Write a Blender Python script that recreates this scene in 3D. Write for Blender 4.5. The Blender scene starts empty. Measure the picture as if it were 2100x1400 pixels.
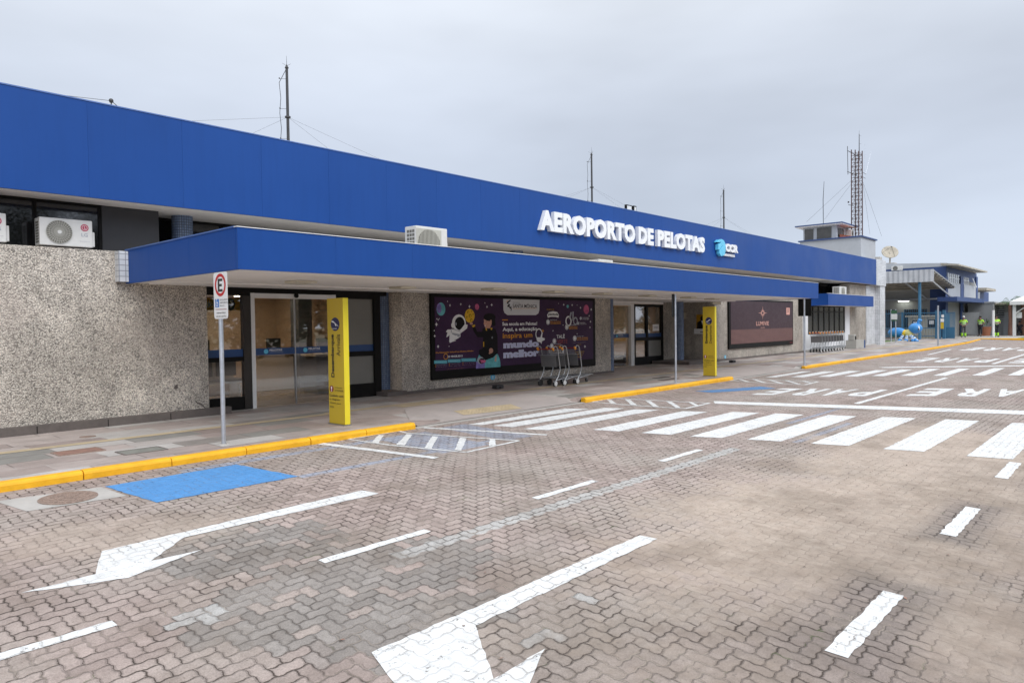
import bpy, bmesh, math, random
from mathutils import Vector, Matrix
random.seed(7)
sc = bpy.context.scene
COL = sc.collection
# ------------------------------------------------------------------ camera
CS = 1.75                      # eye height above the foot of the kerb
RX = (0.6712305, -0.0270534, 0.7407548)     # street axis   (right, down, forward)
RY = (-0.7411155, -0.0055514, 0.6713546)    # towards the building
RZ = (-0.0140502, -0.9996186, -0.0237760)   # up
FPX = 1451.2
cam = bpy.data.cameras.new("camera"); co = bpy.data.objects.new("camera", cam); COL.objects.link(co)
cam.sensor_width = 36; cam.lens = FPX / 2100 * 36; cam.clip_end = 5000; cam.clip_start = 0.05
co.matrix_world = Matrix(((RX[0], -RX[1], -RX[2], 0), (RY[0], -RY[1], -RY[2], 0), (RZ[0], -RZ[1], -RZ[2], CS), (0, 0, 0, 1)))
sc.camera = co
# survey helpers: where the sight line of a photo point meets a real plane of the place
def _ray(x, y):
    d = (x - 1050, y - 700, FPX)
    return [sum(a * b for a, b in zip(r, d)) for r in (RX, RY, RZ)]
def atX(x, y, X): d = _ray(x, y); t = X / d[0]; return (X, d[1] * t, d[2] * t + CS)
def atY(x, y, Y): d = _ray(x, y); t = Y / d[1]; return (d[0] * t, Y, d[2] * t + CS)
def atZ(x, y, Z=0.14): d = _ray(x, y); t = (Z - CS) / d[2]; return (d[0] * t, d[1] * t, Z)
FALL = 0.04; YK = 8.015; KS = 0.9758      # KS: survey units of the paint plan to metres
def rz(y): return FALL * (max(y, -6.0) - YK)
def road(x, y):
    d = _ray(x, y); t = (CS + FALL * 9.3) / (FALL * d[1] - d[2]); return (round(d[0] * t, 3), round(d[1] * t, 3))
# ------------------------------------------------------------------ light
SUN_EL, SUN_AZ = math.radians(46), math.radians(200)
w = bpy.data.worlds.new("World"); sc.world = w; w.use_nodes = True
nt = w.node_tree; nt.nodes.clear()
def wn(t, **k):
    n = nt.nodes.new(t)
    for a, b in k.items(): setattr(n, a, b)
    return n
L = nt.links.new
out = wn('ShaderNodeOutputWorld'); bg = wn('ShaderNodeBackground'); bg.inputs[1].default_value = 0.1
sky = wn('ShaderNodeTexSky', sky_type='NISHITA', sun_disc=False, sun_elevation=SUN_EL, sun_rotation=SUN_AZ)
tc = wn('ShaderNodeTexCoord'); sep = wn('ShaderNodeSeparateXYZ'); L(tc.outputs['Generated'], sep.inputs[0])
ramp = wn('ShaderNodeValToRGB'); ramp.color_ramp.interpolation = 'B_SPLINE'
L(sep.outputs[2], ramp.inputs[0])
cr = ramp.color_ramp; cr.elements[0].position = 0.0; cr.elements[0].color = (6.0/20, 6.65/20, 7.75/20, 1)
cr.elements[1].position = 1.0; cr.elements[1].color = (14.0/20, 14.4/20, 15.0/20, 1)
for p, c in ((0.10, (5.9, 6.6, 7.8)), (0.22, (5.9, 6.5, 7.65)), (0.36, (6.9, 7.45, 8.4)), (0.5, (10.0, 10.5, 11.2))):
    e = cr.elements.new(p); e.color = (*[q / 20 for q in c], 1)
mp = wn('ShaderNodeMapping'); mp.inputs['Scale'].default_value = (1.0, 1.0, 3.2); L(tc.outputs['Generated'], mp.inputs[0])
nz = wn('ShaderNodeTexNoise'); nz.inputs['Scale'].default_value = 1.7; nz.inputs['Detail'].default_value = 4; nz.inputs['Roughness'].default_value = 0.5
L(mp.outputs[0], nz.inputs['Vector'])
mr = wn('ShaderNodeMapRange'); mr.inputs[1].default_value = 0.3; mr.inputs[2].default_value = 0.7; mr.inputs[3].default_value = 0.94 * 20; mr.inputs[4].default_value = 1.22 * 20
L(nz.outputs[0], mr.inputs[0])
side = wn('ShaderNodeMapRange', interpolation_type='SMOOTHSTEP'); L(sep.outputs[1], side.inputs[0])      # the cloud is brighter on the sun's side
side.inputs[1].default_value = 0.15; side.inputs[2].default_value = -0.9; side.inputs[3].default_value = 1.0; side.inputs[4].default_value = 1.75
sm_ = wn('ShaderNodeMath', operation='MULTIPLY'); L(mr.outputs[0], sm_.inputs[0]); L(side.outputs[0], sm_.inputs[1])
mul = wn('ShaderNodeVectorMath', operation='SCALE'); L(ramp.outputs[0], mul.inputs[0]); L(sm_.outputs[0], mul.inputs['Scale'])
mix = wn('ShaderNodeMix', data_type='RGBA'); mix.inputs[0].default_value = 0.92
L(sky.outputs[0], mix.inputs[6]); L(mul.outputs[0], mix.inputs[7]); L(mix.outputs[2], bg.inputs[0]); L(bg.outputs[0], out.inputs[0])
sl = bpy.data.lights.new("sun", 'SUN'); sl.energy = 1.3; sl.angle = math.radians(30); sl.color = (1, 0.965, 0.91)
so = bpy.data.objects.new("sun", sl); COL.objects.link(so)
sd = Vector((math.sin(SUN_AZ) * math.cos(SUN_EL), math.cos(SUN_AZ) * math.cos(SUN_EL), math.sin(SUN_EL)))
so.rotation_euler = sd.to_track_quat('Z', 'Y').to_euler(); so.location = (0, -20, 40)
sc.view_settings.view_transform = 'Standard'; sc.view_settings.look = 'None'; sc.view_settings.exposure = 0.0; sc.view_settings.gamma = 1
sc.cycles.max_bounces = 7; sc.cycles.diffuse_bounces = 4; sc.cycles.transparent_max_bounces = 12; sc.cycles.use_denoising = True
sc.cycles.caustics_reflective = False; sc.cycles.caustics_refractive = False

# ------------------------------------------------------------------ node shorthand
class S:
    def __init__(s, g, o): s.g, s.o = g, o
    def _b(s, op, b, r=False): return s.g.math(op, b, s) if r else s.g.math(op, s, b)
    def __add__(s, b): return s._b('ADD', b)
    __radd__ = __add__
    def __mul__(s, b): return s._b('MULTIPLY', b)
    __rmul__ = __mul__
    def __sub__(s, b): return s._b('SUBTRACT', b)
    def __rsub__(s, b): return s._b('SUBTRACT', b, True)
    def __truediv__(s, b): return s._b('DIVIDE', b)
class G:
    def __init__(s, name):
        s.m = bpy.data.materials.new(name); s.m.use_nodes = True; s.t = s.m.node_tree; s.t.nodes.clear()
        s.out = s.t.nodes.new('ShaderNodeOutputMaterial'); s.cache = {}
    def node(s, t, ins=None, **k):
        n = s.t.nodes.new(t)
        for a, b in k.items(): setattr(n, a, b)
        for i, v in (ins or {}).items(): s.set(n.inputs[i], v)
        return n
    def set(s, inp, v):
        if isinstance(v, S): s.t.links.new(v.o, inp)
        elif hasattr(v, 'is_output'): s.t.links.new(v, inp)
        else:
            if isinstance(v, tuple) and len(v) == 3 and inp.type == 'RGBA': v = (*v, 1)
            inp.default_value = v
    def math(s, op, a, b=None, c=None, clamp=False):
        n = s.t.nodes.new('ShaderNodeMath'); n.operation = op; n.use_clamp = clamp
        for i, v in enumerate((a, b, c)):
            if v is not None: s.set(n.inputs[i], v)
        return S(s, n.outputs[0])
    def pos(s, obj=False):
        k = 'o' if obj else 'w'
        if k not in s.cache:
            o = s.node('ShaderNodeTexCoord').outputs['Object'] if obj else s.node('ShaderNodeNewGeometry').outputs['Position']
            x = s.node('ShaderNodeSeparateXYZ', {0: o})
            s.cache[k] = (S(s, o), S(s, x.outputs[0]), S(s, x.outputs[1]), S(s, x.outputs[2]))
        return s.cache[k]
    def xyz(s, a, b, c): return S(s, s.node('ShaderNodeCombineXYZ', {0: a, 1: b, 2: c}).outputs[0])
    def noise(s, vec, scale, detail=3, rough=0.5, col=False):
        n = s.node('ShaderNodeTexNoise', {'Vector': vec, 'Scale': scale, 'Detail': detail, 'Roughness': rough})
        return S(s, n.outputs[1 if col else 0])
    def white(s, vec): return S(s, s.node('ShaderNodeTexWhiteNoise', {'Vector': vec}).outputs[0])
    def rng(s, v, a, b, c=0.0, d=1.0, smooth=True):
        n = s.node('ShaderNodeMapRange', {0: v, 1: a, 2: b, 3: c, 4: d}); n.interpolation_type = 'SMOOTHSTEP' if smooth else 'LINEAR'
        return S(s, n.outputs[0])
    def mixc(s, f, a, b, bl='MIX'):
        n = s.node('ShaderNodeMix', {0: f, 6: a, 7: b}, data_type='RGBA', blend_type=bl); return S(s, n.outputs[2])
    def scalec(s, c, f): return s.mixc(1.0, c, s.gray(f), 'MULTIPLY')
    def gray(s, f): return S(s, s.node('ShaderNodeCombineColor', {0: f, 1: f, 2: f}).outputs[0])
    def bump(s, h, dist=0.01, strength=1.0): return S(s, s.node('ShaderNodeBump', {'Strength': strength, 'Distance': dist, 'Height': h}).outputs[0])
    def bsdf(s, color, rough=0.6, metal=0.0, normal=None, spec=0.5, **kw):
        ins = {'Base Color': color, 'Roughness': rough, 'Metallic': metal, 'Specular IOR Level': spec}
        if normal is not None: ins['Normal'] = normal
        ins.update(kw)
        n = s.node('ShaderNodeBsdfPrincipled', ins); return S(s, n.outputs[0])
    def end(s, sh): s.t.links.new(sh.o, s.out.inputs[0]); return s.m
def plain(name, c, rough=0.5, metal=0.0, var=0.10, scale=2.5, obj=False, spec=0.5, bump=0.0, bscale=60):
    g = G(name); p = g.pos(obj)[0]
    n = g.noise(p, scale, 4, 0.6); n2 = g.noise(p, scale * 9, 2, 0.5)
    f = g.rng(n * 0.7 + n2 * 0.3, 0.3, 0.7, 1 - var, 1 + var)
    nm = g.bump(g.noise(p, bscale, 3), 0.004, bump) if bump else None
    return g.end(g.bsdf(g.scalec(c, f), g.rng(n2, 0.3, 0.7, max(rough - .06, .03), rough + .06), metal, nm, spec))
def emit(name, c, s):
    g = G(name); n = g.node('ShaderNodeEmission', {0: (*c, 1), 1: s}); return g.end(S(g, n.outputs[0]))

# ------------------------------------------------------------------ herringbone block paving (shared by road and paint)
def pavers(g):
    P, X, Y, Z = g.pos(); X = X / KS; Y = Y / KS
    W = 0.102
    u0 = X / W; v0 = Y / W
    wob = g.noise(P, 1.3, 2)
    tau = 2 * math.pi
    e1 = g.noise(P, 32, 3, 0.65); e2 = g.noise(g.xyz(Y, X, 9.0), 32, 3, 0.65)
    zig = lambda q: g.math('PINGPONG', q + 0.25, 0.5) * 4 - 1            # angular notched block sides
    wv1 = zig(v0) * 0.035 + g.math('SINE', v0 * tau) * 0.03; wv2 = zig(u0) * 0.035 + g.math('SINE', u0 * tau) * 0.03
    u = u0 + wv1 + (wob - 0.5) * 0.9 + (e1 - 0.5) * 0.20
    v = v0 + wv2 + (g.noise(g.xyz(Y, X, 3.0), 1.1, 2) - 0.5) * 0.9 + (e2 - 0.5) * 0.20
    i = g.math('FLOOR', u); j = g.math('FLOOR', v)
    k = g.math('FLOORED_MODULO', i - j, 4.0)
    eq = lambda n: g.math('COMPARE', k, float(n), 0.5)
    k0, k1, k2, k3 = eq(0), eq(1), eq(2), eq(3)
    fu = u - i; fv = v - j
    mn = lambda a, b: g.math('MINIMUM', a, b)
    d = mn(mn(fu + k1 * 9, 1 - fu + k0 * 9), mn(fv + k2 * 9, 1 - fv + k3 * 9))
    bi = i - k1; bj = j - k2
    idv = g.xyz(bi, bj, k0 + k1)
    cx = (bi + 0.5 + (k0 + k1) * 0.5) * W; cy = (bj + 0.5 + (k2 + k3) * 0.5) * W
    return P, X, Y, d, idv, cx, cy
def boxmask(g, x, y, x0, x1, y0, y1, soft):
    mx = g.math('MAXIMUM', g.math('ABSOLUTE', x - (x0 + x1) / 2) - (x1 - x0) / 2, g.math('ABSOLUTE', y - (y0 + y1) / 2) - (y1 - y0) / 2)
    return g.rng(mx, -soft, soft, 1.0, 0.0)
def ell(g, x, y, cx, cy, rx, ry, a, soft, dist=0):
    ca, sa = math.cos(a), math.sin(a)
    dx = x - cx; dy = y - cy
    p = (dx * ca + dy * sa) / rx; q = (dy * ca - dx * sa) / ry
    r = g.math('SQRT', p * p + q * q) + dist
    return g.rng(r, 1 - soft, 1 + soft, 1.0, 0.0)
def mx(g, a, b): return g.math('MAXIMUM', a, b)

def m_road():
    g = G("block_paving"); P, X, Y, d, idv, cx, cy = pavers(g)
    rnd = g.white(idv); rnd2 = g.white(g.xyz(cx, cy, 7.7))
    n1 = g.noise(P, 0.55, 4, 0.6); n2 = g.noise(P, 6, 4, 0.6); n3 = g.noise(P, 90, 3, 0.7); n4 = g.noise(P, 260, 2, .6)
    jw = g.rng(g.noise(P, 4.0, 3, 0.6), 0.3, 0.7, 0.012, 0.062)
    blk = g.rng(d, jw - 0.025, jw + 0.03)
    # block colours: pink-brown, smooth cement-grey repairs, single pale blocks
    base = g.mixc(g.rng(rnd, 0, 1, 0, 1, False), (0.310, 0.246, 0.222), (0.425, 0.343, 0.312))
    base = g.mixc(g.rng(n1, 0.35, 0.7), base, (0.375, 0.325, 0.290))
    wv = (g.noise(g.xyz(cx, cy, 1.0), 2.2, 2) - 0.5) * 0.9
    gp = mx(g, ell(g, cx, cy, 3.15, 4.42, 1.25, 0.74, 0.0, 0.03, wv), ell(g, cx, cy, 2.95, 5.85, 0.9, 0.66, -0.3, 0.03, wv))
    gp = mx(g, gp, ell(g, cx, cy, 3.1, 3.55, 0.75, 0.35, 0.0, 0.03, wv))
    grey = g.mixc(rnd2, (0.232, 0.210, 0.192), (0.305, 0.280, 0.260))
    base = g.mixc(gp * g.rng(g.white(g.xyz(cy, cx, 2.0)), 0.10, 0.14) * 0.88, base, grey)
    pale = mx(g, ell(g, cx, cy, 2.08, 4.77, 0.22, 0.09, 0.5, 0.1), ell(g, cx, cy, 4.12, 3.02, 0.10, 0.08, 0, 0.1))
    pale = mx(g, pale, ell(g, cx, cy, 3.40, 2.84, 0.17, 0.07, -0.3, 0.1))
    strip = boxmask(g, X, Y + g.math('SINE', X * 30.0) * 0.018, 3.7, 10.25, 4.62, 4.79, 0.012)
    pale = mx(g, pale, strip)
    base = g.mixc(pale * 0.95, base, (0.46, 0.45, 0.435))
    # worn pale-blue paint ghosts of the older markings
    ws = g.rng(n2, 0.38, 0.55)
    gh = mx(g, boxmask(g, X, Y, 3.7, 7.6, 8.86, 9.02, 0.02), boxmask(g, X, Y, 4.6, 8.0, 7.62, 7.76, 0.02))
    gh = mx(g, gh, boxmask(g, X, Y, 6.75, 7.75, 7.5, 9.0, 0.03)); gh = mx(g, gh, boxmask(g, X, Y, 8.15, 8.75, 7.5, 9.1, 0.04))
    gh = mx(g, gh, boxmask(g, X, Y, 11.4, 14.2, 4.18, 4.30, 0.02)); gh = mx(g, gh, boxmask(g, X, Y, 13.2, 16.4, 5.0, 5.1, 0.03))
    base = g.mixc(gh * g.rng(n2, 0.3, 0.5, 0.45, 0.95), base, (0.33, 0.355, 0.43))
    # stone grain
    f = g.rng(n3 * 0.6 + n4 * 0.4, 0.32, 0.68, 0.74, 1.22)
    base = g.scalec(base, f)
    # sand washed over the blocks
    sn = (g.noise(P, 0.8, 6, 0.72) - 0.5) * 1.7 + (n2 - 0.5) * 0.5 + (rnd - 0.5) * 0.16
    sand = mx(g, ell(g, X, Y, 8.1, 2.1, 3.9, 1.75, -0.10, 0.42, sn), ell(g, X, Y, 11.5, 2.2, 3.7, 1.7, 0.2, 0.4, sn) * 0.9)
    sand = mx(g, sand, ell(g, X, Y, 2.3, 6.9, 1.2, 0.55, -0.35, 0.5, sn) * 0.6)
    sand = mx(g, sand, ell(g, X, Y, 5.6, 0.95, 1.0, 0.55, 0.2, 0.5, sn) * 0.9)
    wash = mx(g, boxmask(g, X, Y, 4.3, 6.1, 1.15, 1.75, 0.22), boxmask(g, X, Y, 7.5, 9.25, 1.2, 1.62, 0.18))
    wash = g.math('MULTIPLY', wash, g.rng(n2, 0.25, 0.6, 0.5, 1.0))
    keep = g.math('SUBTRACT', 1.0, wash)
    sand = sand * keep
    sandc = g.mixc(g.rng(n2, 0.3, 0.7), (0.415, 0.332, 0.268), (0.482, 0.402, 0.335))
    base = g.mixc(sand * 0.90, base, g.scalec(sandc, g.rng(n4, .3, .7, .92, 1.08)))
    base = g.mixc(wash * 0.5, base, (0.16, 0.135, 0.12))
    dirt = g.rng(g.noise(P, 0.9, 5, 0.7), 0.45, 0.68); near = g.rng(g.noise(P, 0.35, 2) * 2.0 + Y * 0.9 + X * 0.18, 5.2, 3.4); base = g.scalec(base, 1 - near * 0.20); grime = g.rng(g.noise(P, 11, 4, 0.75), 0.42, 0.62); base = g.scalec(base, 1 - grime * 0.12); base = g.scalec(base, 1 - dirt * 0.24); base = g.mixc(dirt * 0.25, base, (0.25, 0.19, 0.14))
    # fine grit and dark specks
    spk = g.rng(g.noise(P, 34, 2, 0.4), 0.68, 0.74)
    base = g.mixc(spk * 0.55, base, (0.14, 0.115, 0.10))
    # light cement bloom in joints here and there; dark soil elsewhere
    jc = g.mixc(g.rng(g.noise(P, 2.6, 3), 0.50, 0.64), (0.060, 0.045, 0.036), (0.29, 0.245, 0.205))
    jc = g.mixc(g.rng(g.noise(P, 3.4, 2), 0.66, 0.72), jc, (0.075, 0.10, 0.035))
    jf = (1 - blk) * (1 - gp * 0.35) * g.rng(sand, 0.15, 0.85, 0.95, g.rng(g.noise(P, 3.1, 4, .7), 0.4, 0.62, 0.02, 0.42))
    col = g.mixc(jf, base, jc)
    tyre = g.rng(g.noise(g.xyz(X * 0.12, Y, 0), 1.4, 3), 0.45, 0.7)
    col = g.scalec(col, g.rng(tyre, 0, 1, 1.03, 0.93))
    h = g.rng(d, 0.0, 0.16) * g.rng(sand, 0.2, 0.9, 1.0, 0.25) + rnd * 0.30 + n3 * 0.16 + n2 * 0.3
    nm = g.bump(h, 0.011, 0.9)
    return g.end(g.bsdf(col, g.rng(n2, 0.3, 0.7, 0.72, 0.9), 0, nm, 0.35))
def m_paint(name, c, worn=0.25, jointy=0.75):
    g = G(name); P, X, Y, d, idv, cx, cy = pavers(g)
    n2 = g.noise(P, 7, 5, 0.7); n3 = g.noise(P, 60, 3, 0.7)
    jv = g.rng(g.noise(P, 2.3, 3), 0.4, 0.62)
    jt = (1 - g.rng(d, 0.012, 0.06)) * jv * jointy
    col = g.scalec(c, g.rng(n2, 0.3, 0.75, 1.0, 0.86)); col = g.scalec(col, g.rng(g.white(idv), 0, 1, 0.94, 1.0))
    col = g.mixc(jt, col, (0.20, 0.17, 0.15))
    chip = 0.85 * g.rng(n3 * 0.5 + g.noise(P, 14, 4, 0.7) * 0.5, 0.68 - worn * 0.25, 0.74 - worn * 0.25)
    nm = g.bump(g.rng(d, 0.0, 0.17) + n3 * 0.2, 0.008, 0.7)
    b = g.bsdf(col, 0.6, 0, nm, 0.4)
    tr = S(g, g.node('ShaderNodeBsdfTransparent').outputs[0])
    mixn = g.node('ShaderNodeMixShader', {0: chip, 1: b, 2: tr})
    return g.end(S(g, mixn.outputs[0]))
def m_sidewalk():
    g = G("stone_slab_paving"); P, X, Y, Z = g.pos()
    u = X / 0.98; v = Y / 0.47
    j = g.math('FLOOR', v); sh = g.white(g.xyz(j, 3.0, 0)); u = u + sh
    i = g.math('FLOOR', u); rnd = g.white(g.xyz(i, j, 1.0)); rnd2 = g.white(g.xyz(i, j, 5.0))
    fu = (u - i) * 0.98; fv = (v - j) * 0.47
    mn = lambda a, b: g.math('MINIMUM', a, b)
    d = mn(mn(fu, 0.98 - fu), mn(fv, 0.47 - fv))
    n1 = g.noise(P, 1.4, 4, 0.6); n2 = g.noise(g.xyz(X, Y * 3, Z), 5, 4, 0.7); n3 = g.noise(P, 70, 3, .6)
    c = g.mixc(rnd, (0.300, 0.240, 0.218), (0.435, 0.375, 0.345)); c = g.mixc(g.rng(rnd2, 0.72, 0.85), c, (0.45, 0.425, 0.40)); c = g.mixc(g.rng(rnd2, 0.16, 0.08), c, (0.25, 0.24, 0.22))
    c = g.scalec(c, g.rng(n2 * .6 + n1 * .4, 0.3, 0.7, 0.82, 1.15)); c = g.scalec(c, g.rng(n3, 0.3, 0.7, 0.93, 1.06))
    jf = 1 - g.rng(d, 0.004, 0.014)
    jc = g.mixc(g.rng(g.noise(P, 0.9, 2), 0.45, 0.58), (0.12, 0.10, 0.09), (0.42, 0.38, 0.35))
    c = g.mixc(jf * 0.75, c, jc)
    st = g.rng(g.noise(P, 0.8, 5, 0.7), 0.55, 0.72); c = g.scalec(c, 1 - st * 0.25)
    nm = g.bump(g.rng(d, 0, .02) + n3 * 0.1 + rnd * 0.3, 0.004, 0.8)
    return g.end(g.bsdf(c, g.rng(n1, 0.3, 0.7, 0.45, 0.75), 0, nm, 0.45))
def m_aggregate(name="exposed_aggregate", a=(0.74, 0.675, 0.59), b=(0.27, 0.25, 0.22), dk=1.08):
    g = G(name); P, X, Y, Z = g.pos()
    vo = g.node('ShaderNodeTexVoronoi', {'Vector': P, 'Scale': 50.0}); vd = S(g, vo.outputs['Distance'])
    vc = g.white(S(g, vo.outputs['Position']))
    n1 = g.noise(P, 0.8, 5, 0.62); n2 = g.noise(P, 46, 3, 0.6); n5 = g.noise(P, 4, 4, .65)
    c = g.mixc(g.rng(vc, 0.35, 0.75), a, (0.56, 0.50, 0.435))
    c = g.mixc(g.rng(vc, 0.82, 0.90), c, b)
    c = g.mixc(g.rng(n2, 0.53, 0.64) * 0.62, c, (0.17, 0.155, 0.135))
    c = g.mixc(g.rng(vd, 0.38, 0.65) * 0.5, c, (0.20, 0.18, 0.16))
    # weather stains, streaks from the coping, horizontal pour lines
    streak = g.noise(g.xyz(X * 3.0, Y * 3.0, Z * 0.35), 1.6, 4, 0.6)
    c = g.scalec(c, g.rng(n1, 0.3, 0.7, 0.80, 1.14)); c = g.scalec(c, g.rng(streak, 0.45, 0.72, 1.04, 0.86)); c = g.scalec(c, g.rng(n5, .35, .65, .9, 1.08))
    pink = g.rng(g.noise(P, 0.9, 3), 0.5, 0.7); c = g.mixc(pink * 0.3, c, (0.52, 0.44, 0.39))
    zz = g.math('ABSOLUTE', Z - 1.28 + (n5 - .5) * .02); line = g.rng(zz, 0.004, 0.02, 1.0, 0.0)
    c = g.mixc(line * 0.35 * g.rng(n5, 0.45, 0.6), c, (0.60, 0.54, 0.48))
    c = g.scalec(c, dk)
    nm = g.bump(vd * -1.0 + n2 * 0.5, 0.02, 0.9)
    return g.end(g.bsdf(c, 0.9, 0, nm, 0.25))
def m_fascia():
    g = G("blue_metal_panel"); P, X, Y, Z = g.pos()
    pan = g.white(g.xyz(g.math('FLOOR', (X - 3.95) / 1.5), g.math('FLOOR', Z / 3.4), 0))
    n1 = g.noise(P, 0.5, 4, .6); st = g.noise(g.xyz(X * 9, Y * 9, Z * 0.8), 1.0, 3, .6)
    c = g.mixc(n1, (0.0085, 0.056, 0.245), (0.012, 0.069, 0.288)); c = g.scalec(c, g.rng(pan, 0, 1, 0.975, 1.025)); c = g.scalec(c, g.rng(st, .4, .7, 1.01, .96))
    nm = g.bump(g.noise(P, 1.2, 2), 0.02, 0.12)
    return g.end(g.bsdf(c, g.rng(n1, .3, .7, .42, .54), 0.0, nm, 0.22))
def m_tile(name, c, c2, tw, th, grout, cylr=None, rough=0.25):
    g = G(name)
    if cylr:
        P, X, Y, Z = g.pos(True); u = g.math('ARCTAN2', Y, X) * cylr
    else:
        P, X, Y, Z = g.pos(); u = X + Y
    a = u / tw; b = Z / th; i = g.math('FLOOR', a); j = g.math('FLOOR', b); fu = a - i; fv = b - j
    mn = lambda p, q: g.math('MINIMUM', p, q)
    d = mn(mn(fu, 1 - fu) * tw, mn(fv, 1 - fv) * th); r = g.white(g.xyz(i, j, 0))
    col = g.mixc(r, c, c2); gj = 1 - g.rng(d, 0.003, 0.008)
    col = g.mixc(gj, col, grout); col = g.scalec(col, g.rng(g.noise(P, 2, 4), .3, .7, .88, 1.08))
    return g.end(g.bsdf(col, g.rng(gj, 0, 1, rough, 0.8), 0, g.bump(g.rng(d, 0, .008), 0.003, .8), 0.5))
def m_glass(name, tint, refl=1.0, dens=0.0, wob=0.25):
    # window pane: clear tinted pass-through plus Fresnel mirror
    g = G(name); P = g.pos()[0]
    nm = g.bump(g.noise(P, 0.9, 2), 0.02, wob * 0.15)
    fr = g.node('ShaderNodeFresnel', {0: 1.55}); t = S(g, g.node('ShaderNodeBsdfTransparent', {0: (*tint, 1)}).outputs[0])
    gl = S(g, g.node('ShaderNodeBsdfGlossy', {0: (0.9, 0.92, 0.95, 1), 'Roughness': 0.015, 'Normal': nm}).outputs[0])
    dif = g.bsdf((0.03, 0.03, 0.032), 0.3)
    base = S(g, g.node('ShaderNodeMixShader', {0: dens, 1: t, 2: dif}).outputs[0])
    f = g.math('MULTIPLY', S(g, fr.outputs[0]), refl * 2.6, clamp=True)
    return g.end(S(g, g.node('ShaderNodeMixShader', {0: f, 1: base, 2: gl}).outputs[0]))
def m_kerb():
    g = G("yellow_kerb_paint"); P, X, Y, Z = g.pos()
    n = g.noise(P, 6, 5, .7); n2 = g.noise(P, 40, 3, .6); n1 = g.noise(P, 1.1, 3)
    c = g.mixc(g.rng(n1, .3, .7), (0.78, 0.385, 0.012), (0.86, 0.455, 0.016)); c = g.scalec(c, g.rng(n, .3, .75, 1.03, .84))
    chip = g.rng(n2 * .5 + n * .5, .64, .70); c = g.mixc(chip * .7, c, (.30, .26, .22))
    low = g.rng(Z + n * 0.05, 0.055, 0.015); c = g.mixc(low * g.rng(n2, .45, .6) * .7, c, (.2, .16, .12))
    return g.end(g.bsdf(c, .6, 0, g.bump(n * .6 + n2 * .4, .01, .8), .4))
def m_ribs(name, c, pitch, axis='y', amt=.012, rough=.45, metal=0.0):
    g = G(name); P, X, Y, Z = g.pos(); u = Y if axis == 'y' else X
    h = g.math('SINE', u * (2 * math.pi / pitch)); n = g.noise(P, 1.5, 4, .6)
    return g.end(g.bsdf(g.scalec(c, g.rng(n, .3, .7, .88, 1.06)), rough, metal, g.bump(h, amt, 1.0), .4))

M = {}
M['road'] = m_road(); M['white_paint'] = m_paint("white_road_paint", (0.75, 0.755, 0.75), 0.40); M['blue_paint'] = m_paint("blue_road_paint", (0.088, 0.29, 0.62), 0.30, 0.5)
M['blue_paint2'] = m_paint("worn_blue_road_paint", (0.10, 0.235, 0.46), 0.42, 0.5); M['sidewalk'] = m_sidewalk(); M['agg'] = m_aggregate(); M['agg2'] = m_aggregate("smooth_weathered_concrete", (0.52, 0.48, 0.42), (0.30, 0.27, 0.235))
M['blue'] = m_fascia(); M['kerb'] = m_kerb(); M['trimblue'] = plain('pale_blue_trim', (0.09, 0.17, 0.42), 0.4)
M['coltile'] = m_tile("blue_grey_mosaic", (0.15, 0.22, 0.36), (0.23, 0.31, 0.46), 0.045, 0.05, (0.06, 0.075, 0.12), 0.2)
M['walltile'] = m_tile("white_mosaic", (0.60, 0.62, 0.64), (0.70, 0.71, 0.73), 0.10, 0.095, (0.24, 0.25, 0.27))
M['soffit'] = plain("soffit_plaster", (0.90, 0.875, 0.85), 0.7, var=.04, scale=.6)
M['white'] = plain("white_enamel", (0.78, 0.78, 0.77), 0.4, var=.04)
M['white_wall'] = plain("white_wall_paint", (0.76, 0.77, 0.79), 0.7, var=.05, scale=.7)
M['sign_white'] = plain("sign_letter_white", (0.82, 0.83, 0.85), 0.35, var=.02)
M['cream'] = plain("cream_plastic", (0.62, 0.58, 0.47), 0.5, var=.05)
M['black'] = plain("black_frame", (0.008, 0.0075, 0.007), 0.5, var=.2, spec=.15)
M['brownframe'] = plain("bronze_frame", (0.028, 0.022, 0.018), 0.4, var=.15)
M['alu'] = plain("aluminium", (0.62, 0.62, 0.61), 0.4, metal=.6, var=.06)
M['galv'] = plain("galvanised_steel", (0.52, 0.55, 0.60), 0.38, metal=.75, var=.12, scale=8)
M['steel'] = plain("zinc_tube", (0.42, 0.43, 0.44), 0.35, metal=.8, var=.1, scale=8)
M['plinth'] = plain("dark_stone_plinth", (0.125, 0.105, 0.095), 0.75, var=.25, scale=1.5, bump=.4)
M['concrete'] = plain("light_concrete", (0.42, 0.40, 0.375), 0.8, var=.12, scale=1.5, bump=.5)
M['ramp'] = plain("ramp_concrete", (0.40, 0.355, 0.335), 0.8, var=.10, scale=1.2, bump=.5)
M['patch'] = plain("grey_cement_patch", (0.20, 0.20, 0.175), 0.8, var=.2, scale=5, bump=.5)
M['tact'] = plain("worn_yellow_tactile", (0.46, 0.37, 0.24), 0.75, var=.15, scale=3, bump=.3)
M['brownslab'] = plain("rusty_cover_slab", (0.26, 0.145, 0.11), 0.8, var=.25, scale=9, bump=.5)
M['castiron'] = plain("rusty_iron", (0.25, 0.18, 0.145), 0.7, var=.35, scale=30, bump=.8)
M['yellow'] = plain("yellow_sign", (0.56, 0.40, 0.028), 0.42, var=.04, scale=1)
M['yellow2'] = plain("yellow_sign_edge", (0.76, 0.62, 0.03), 0.4, var=.03, scale=1)
M['navy'] = plain("navy_print", (0.02, 0.022, 0.09), 0.45, var=.05)
M['ink'] = plain("black_print", (0.02, 0.02, 0.02), 0.5, var=.05)
M['red'] = plain("red_print", (0.50, 0.015, 0.02), 0.45, var=.05)
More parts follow.
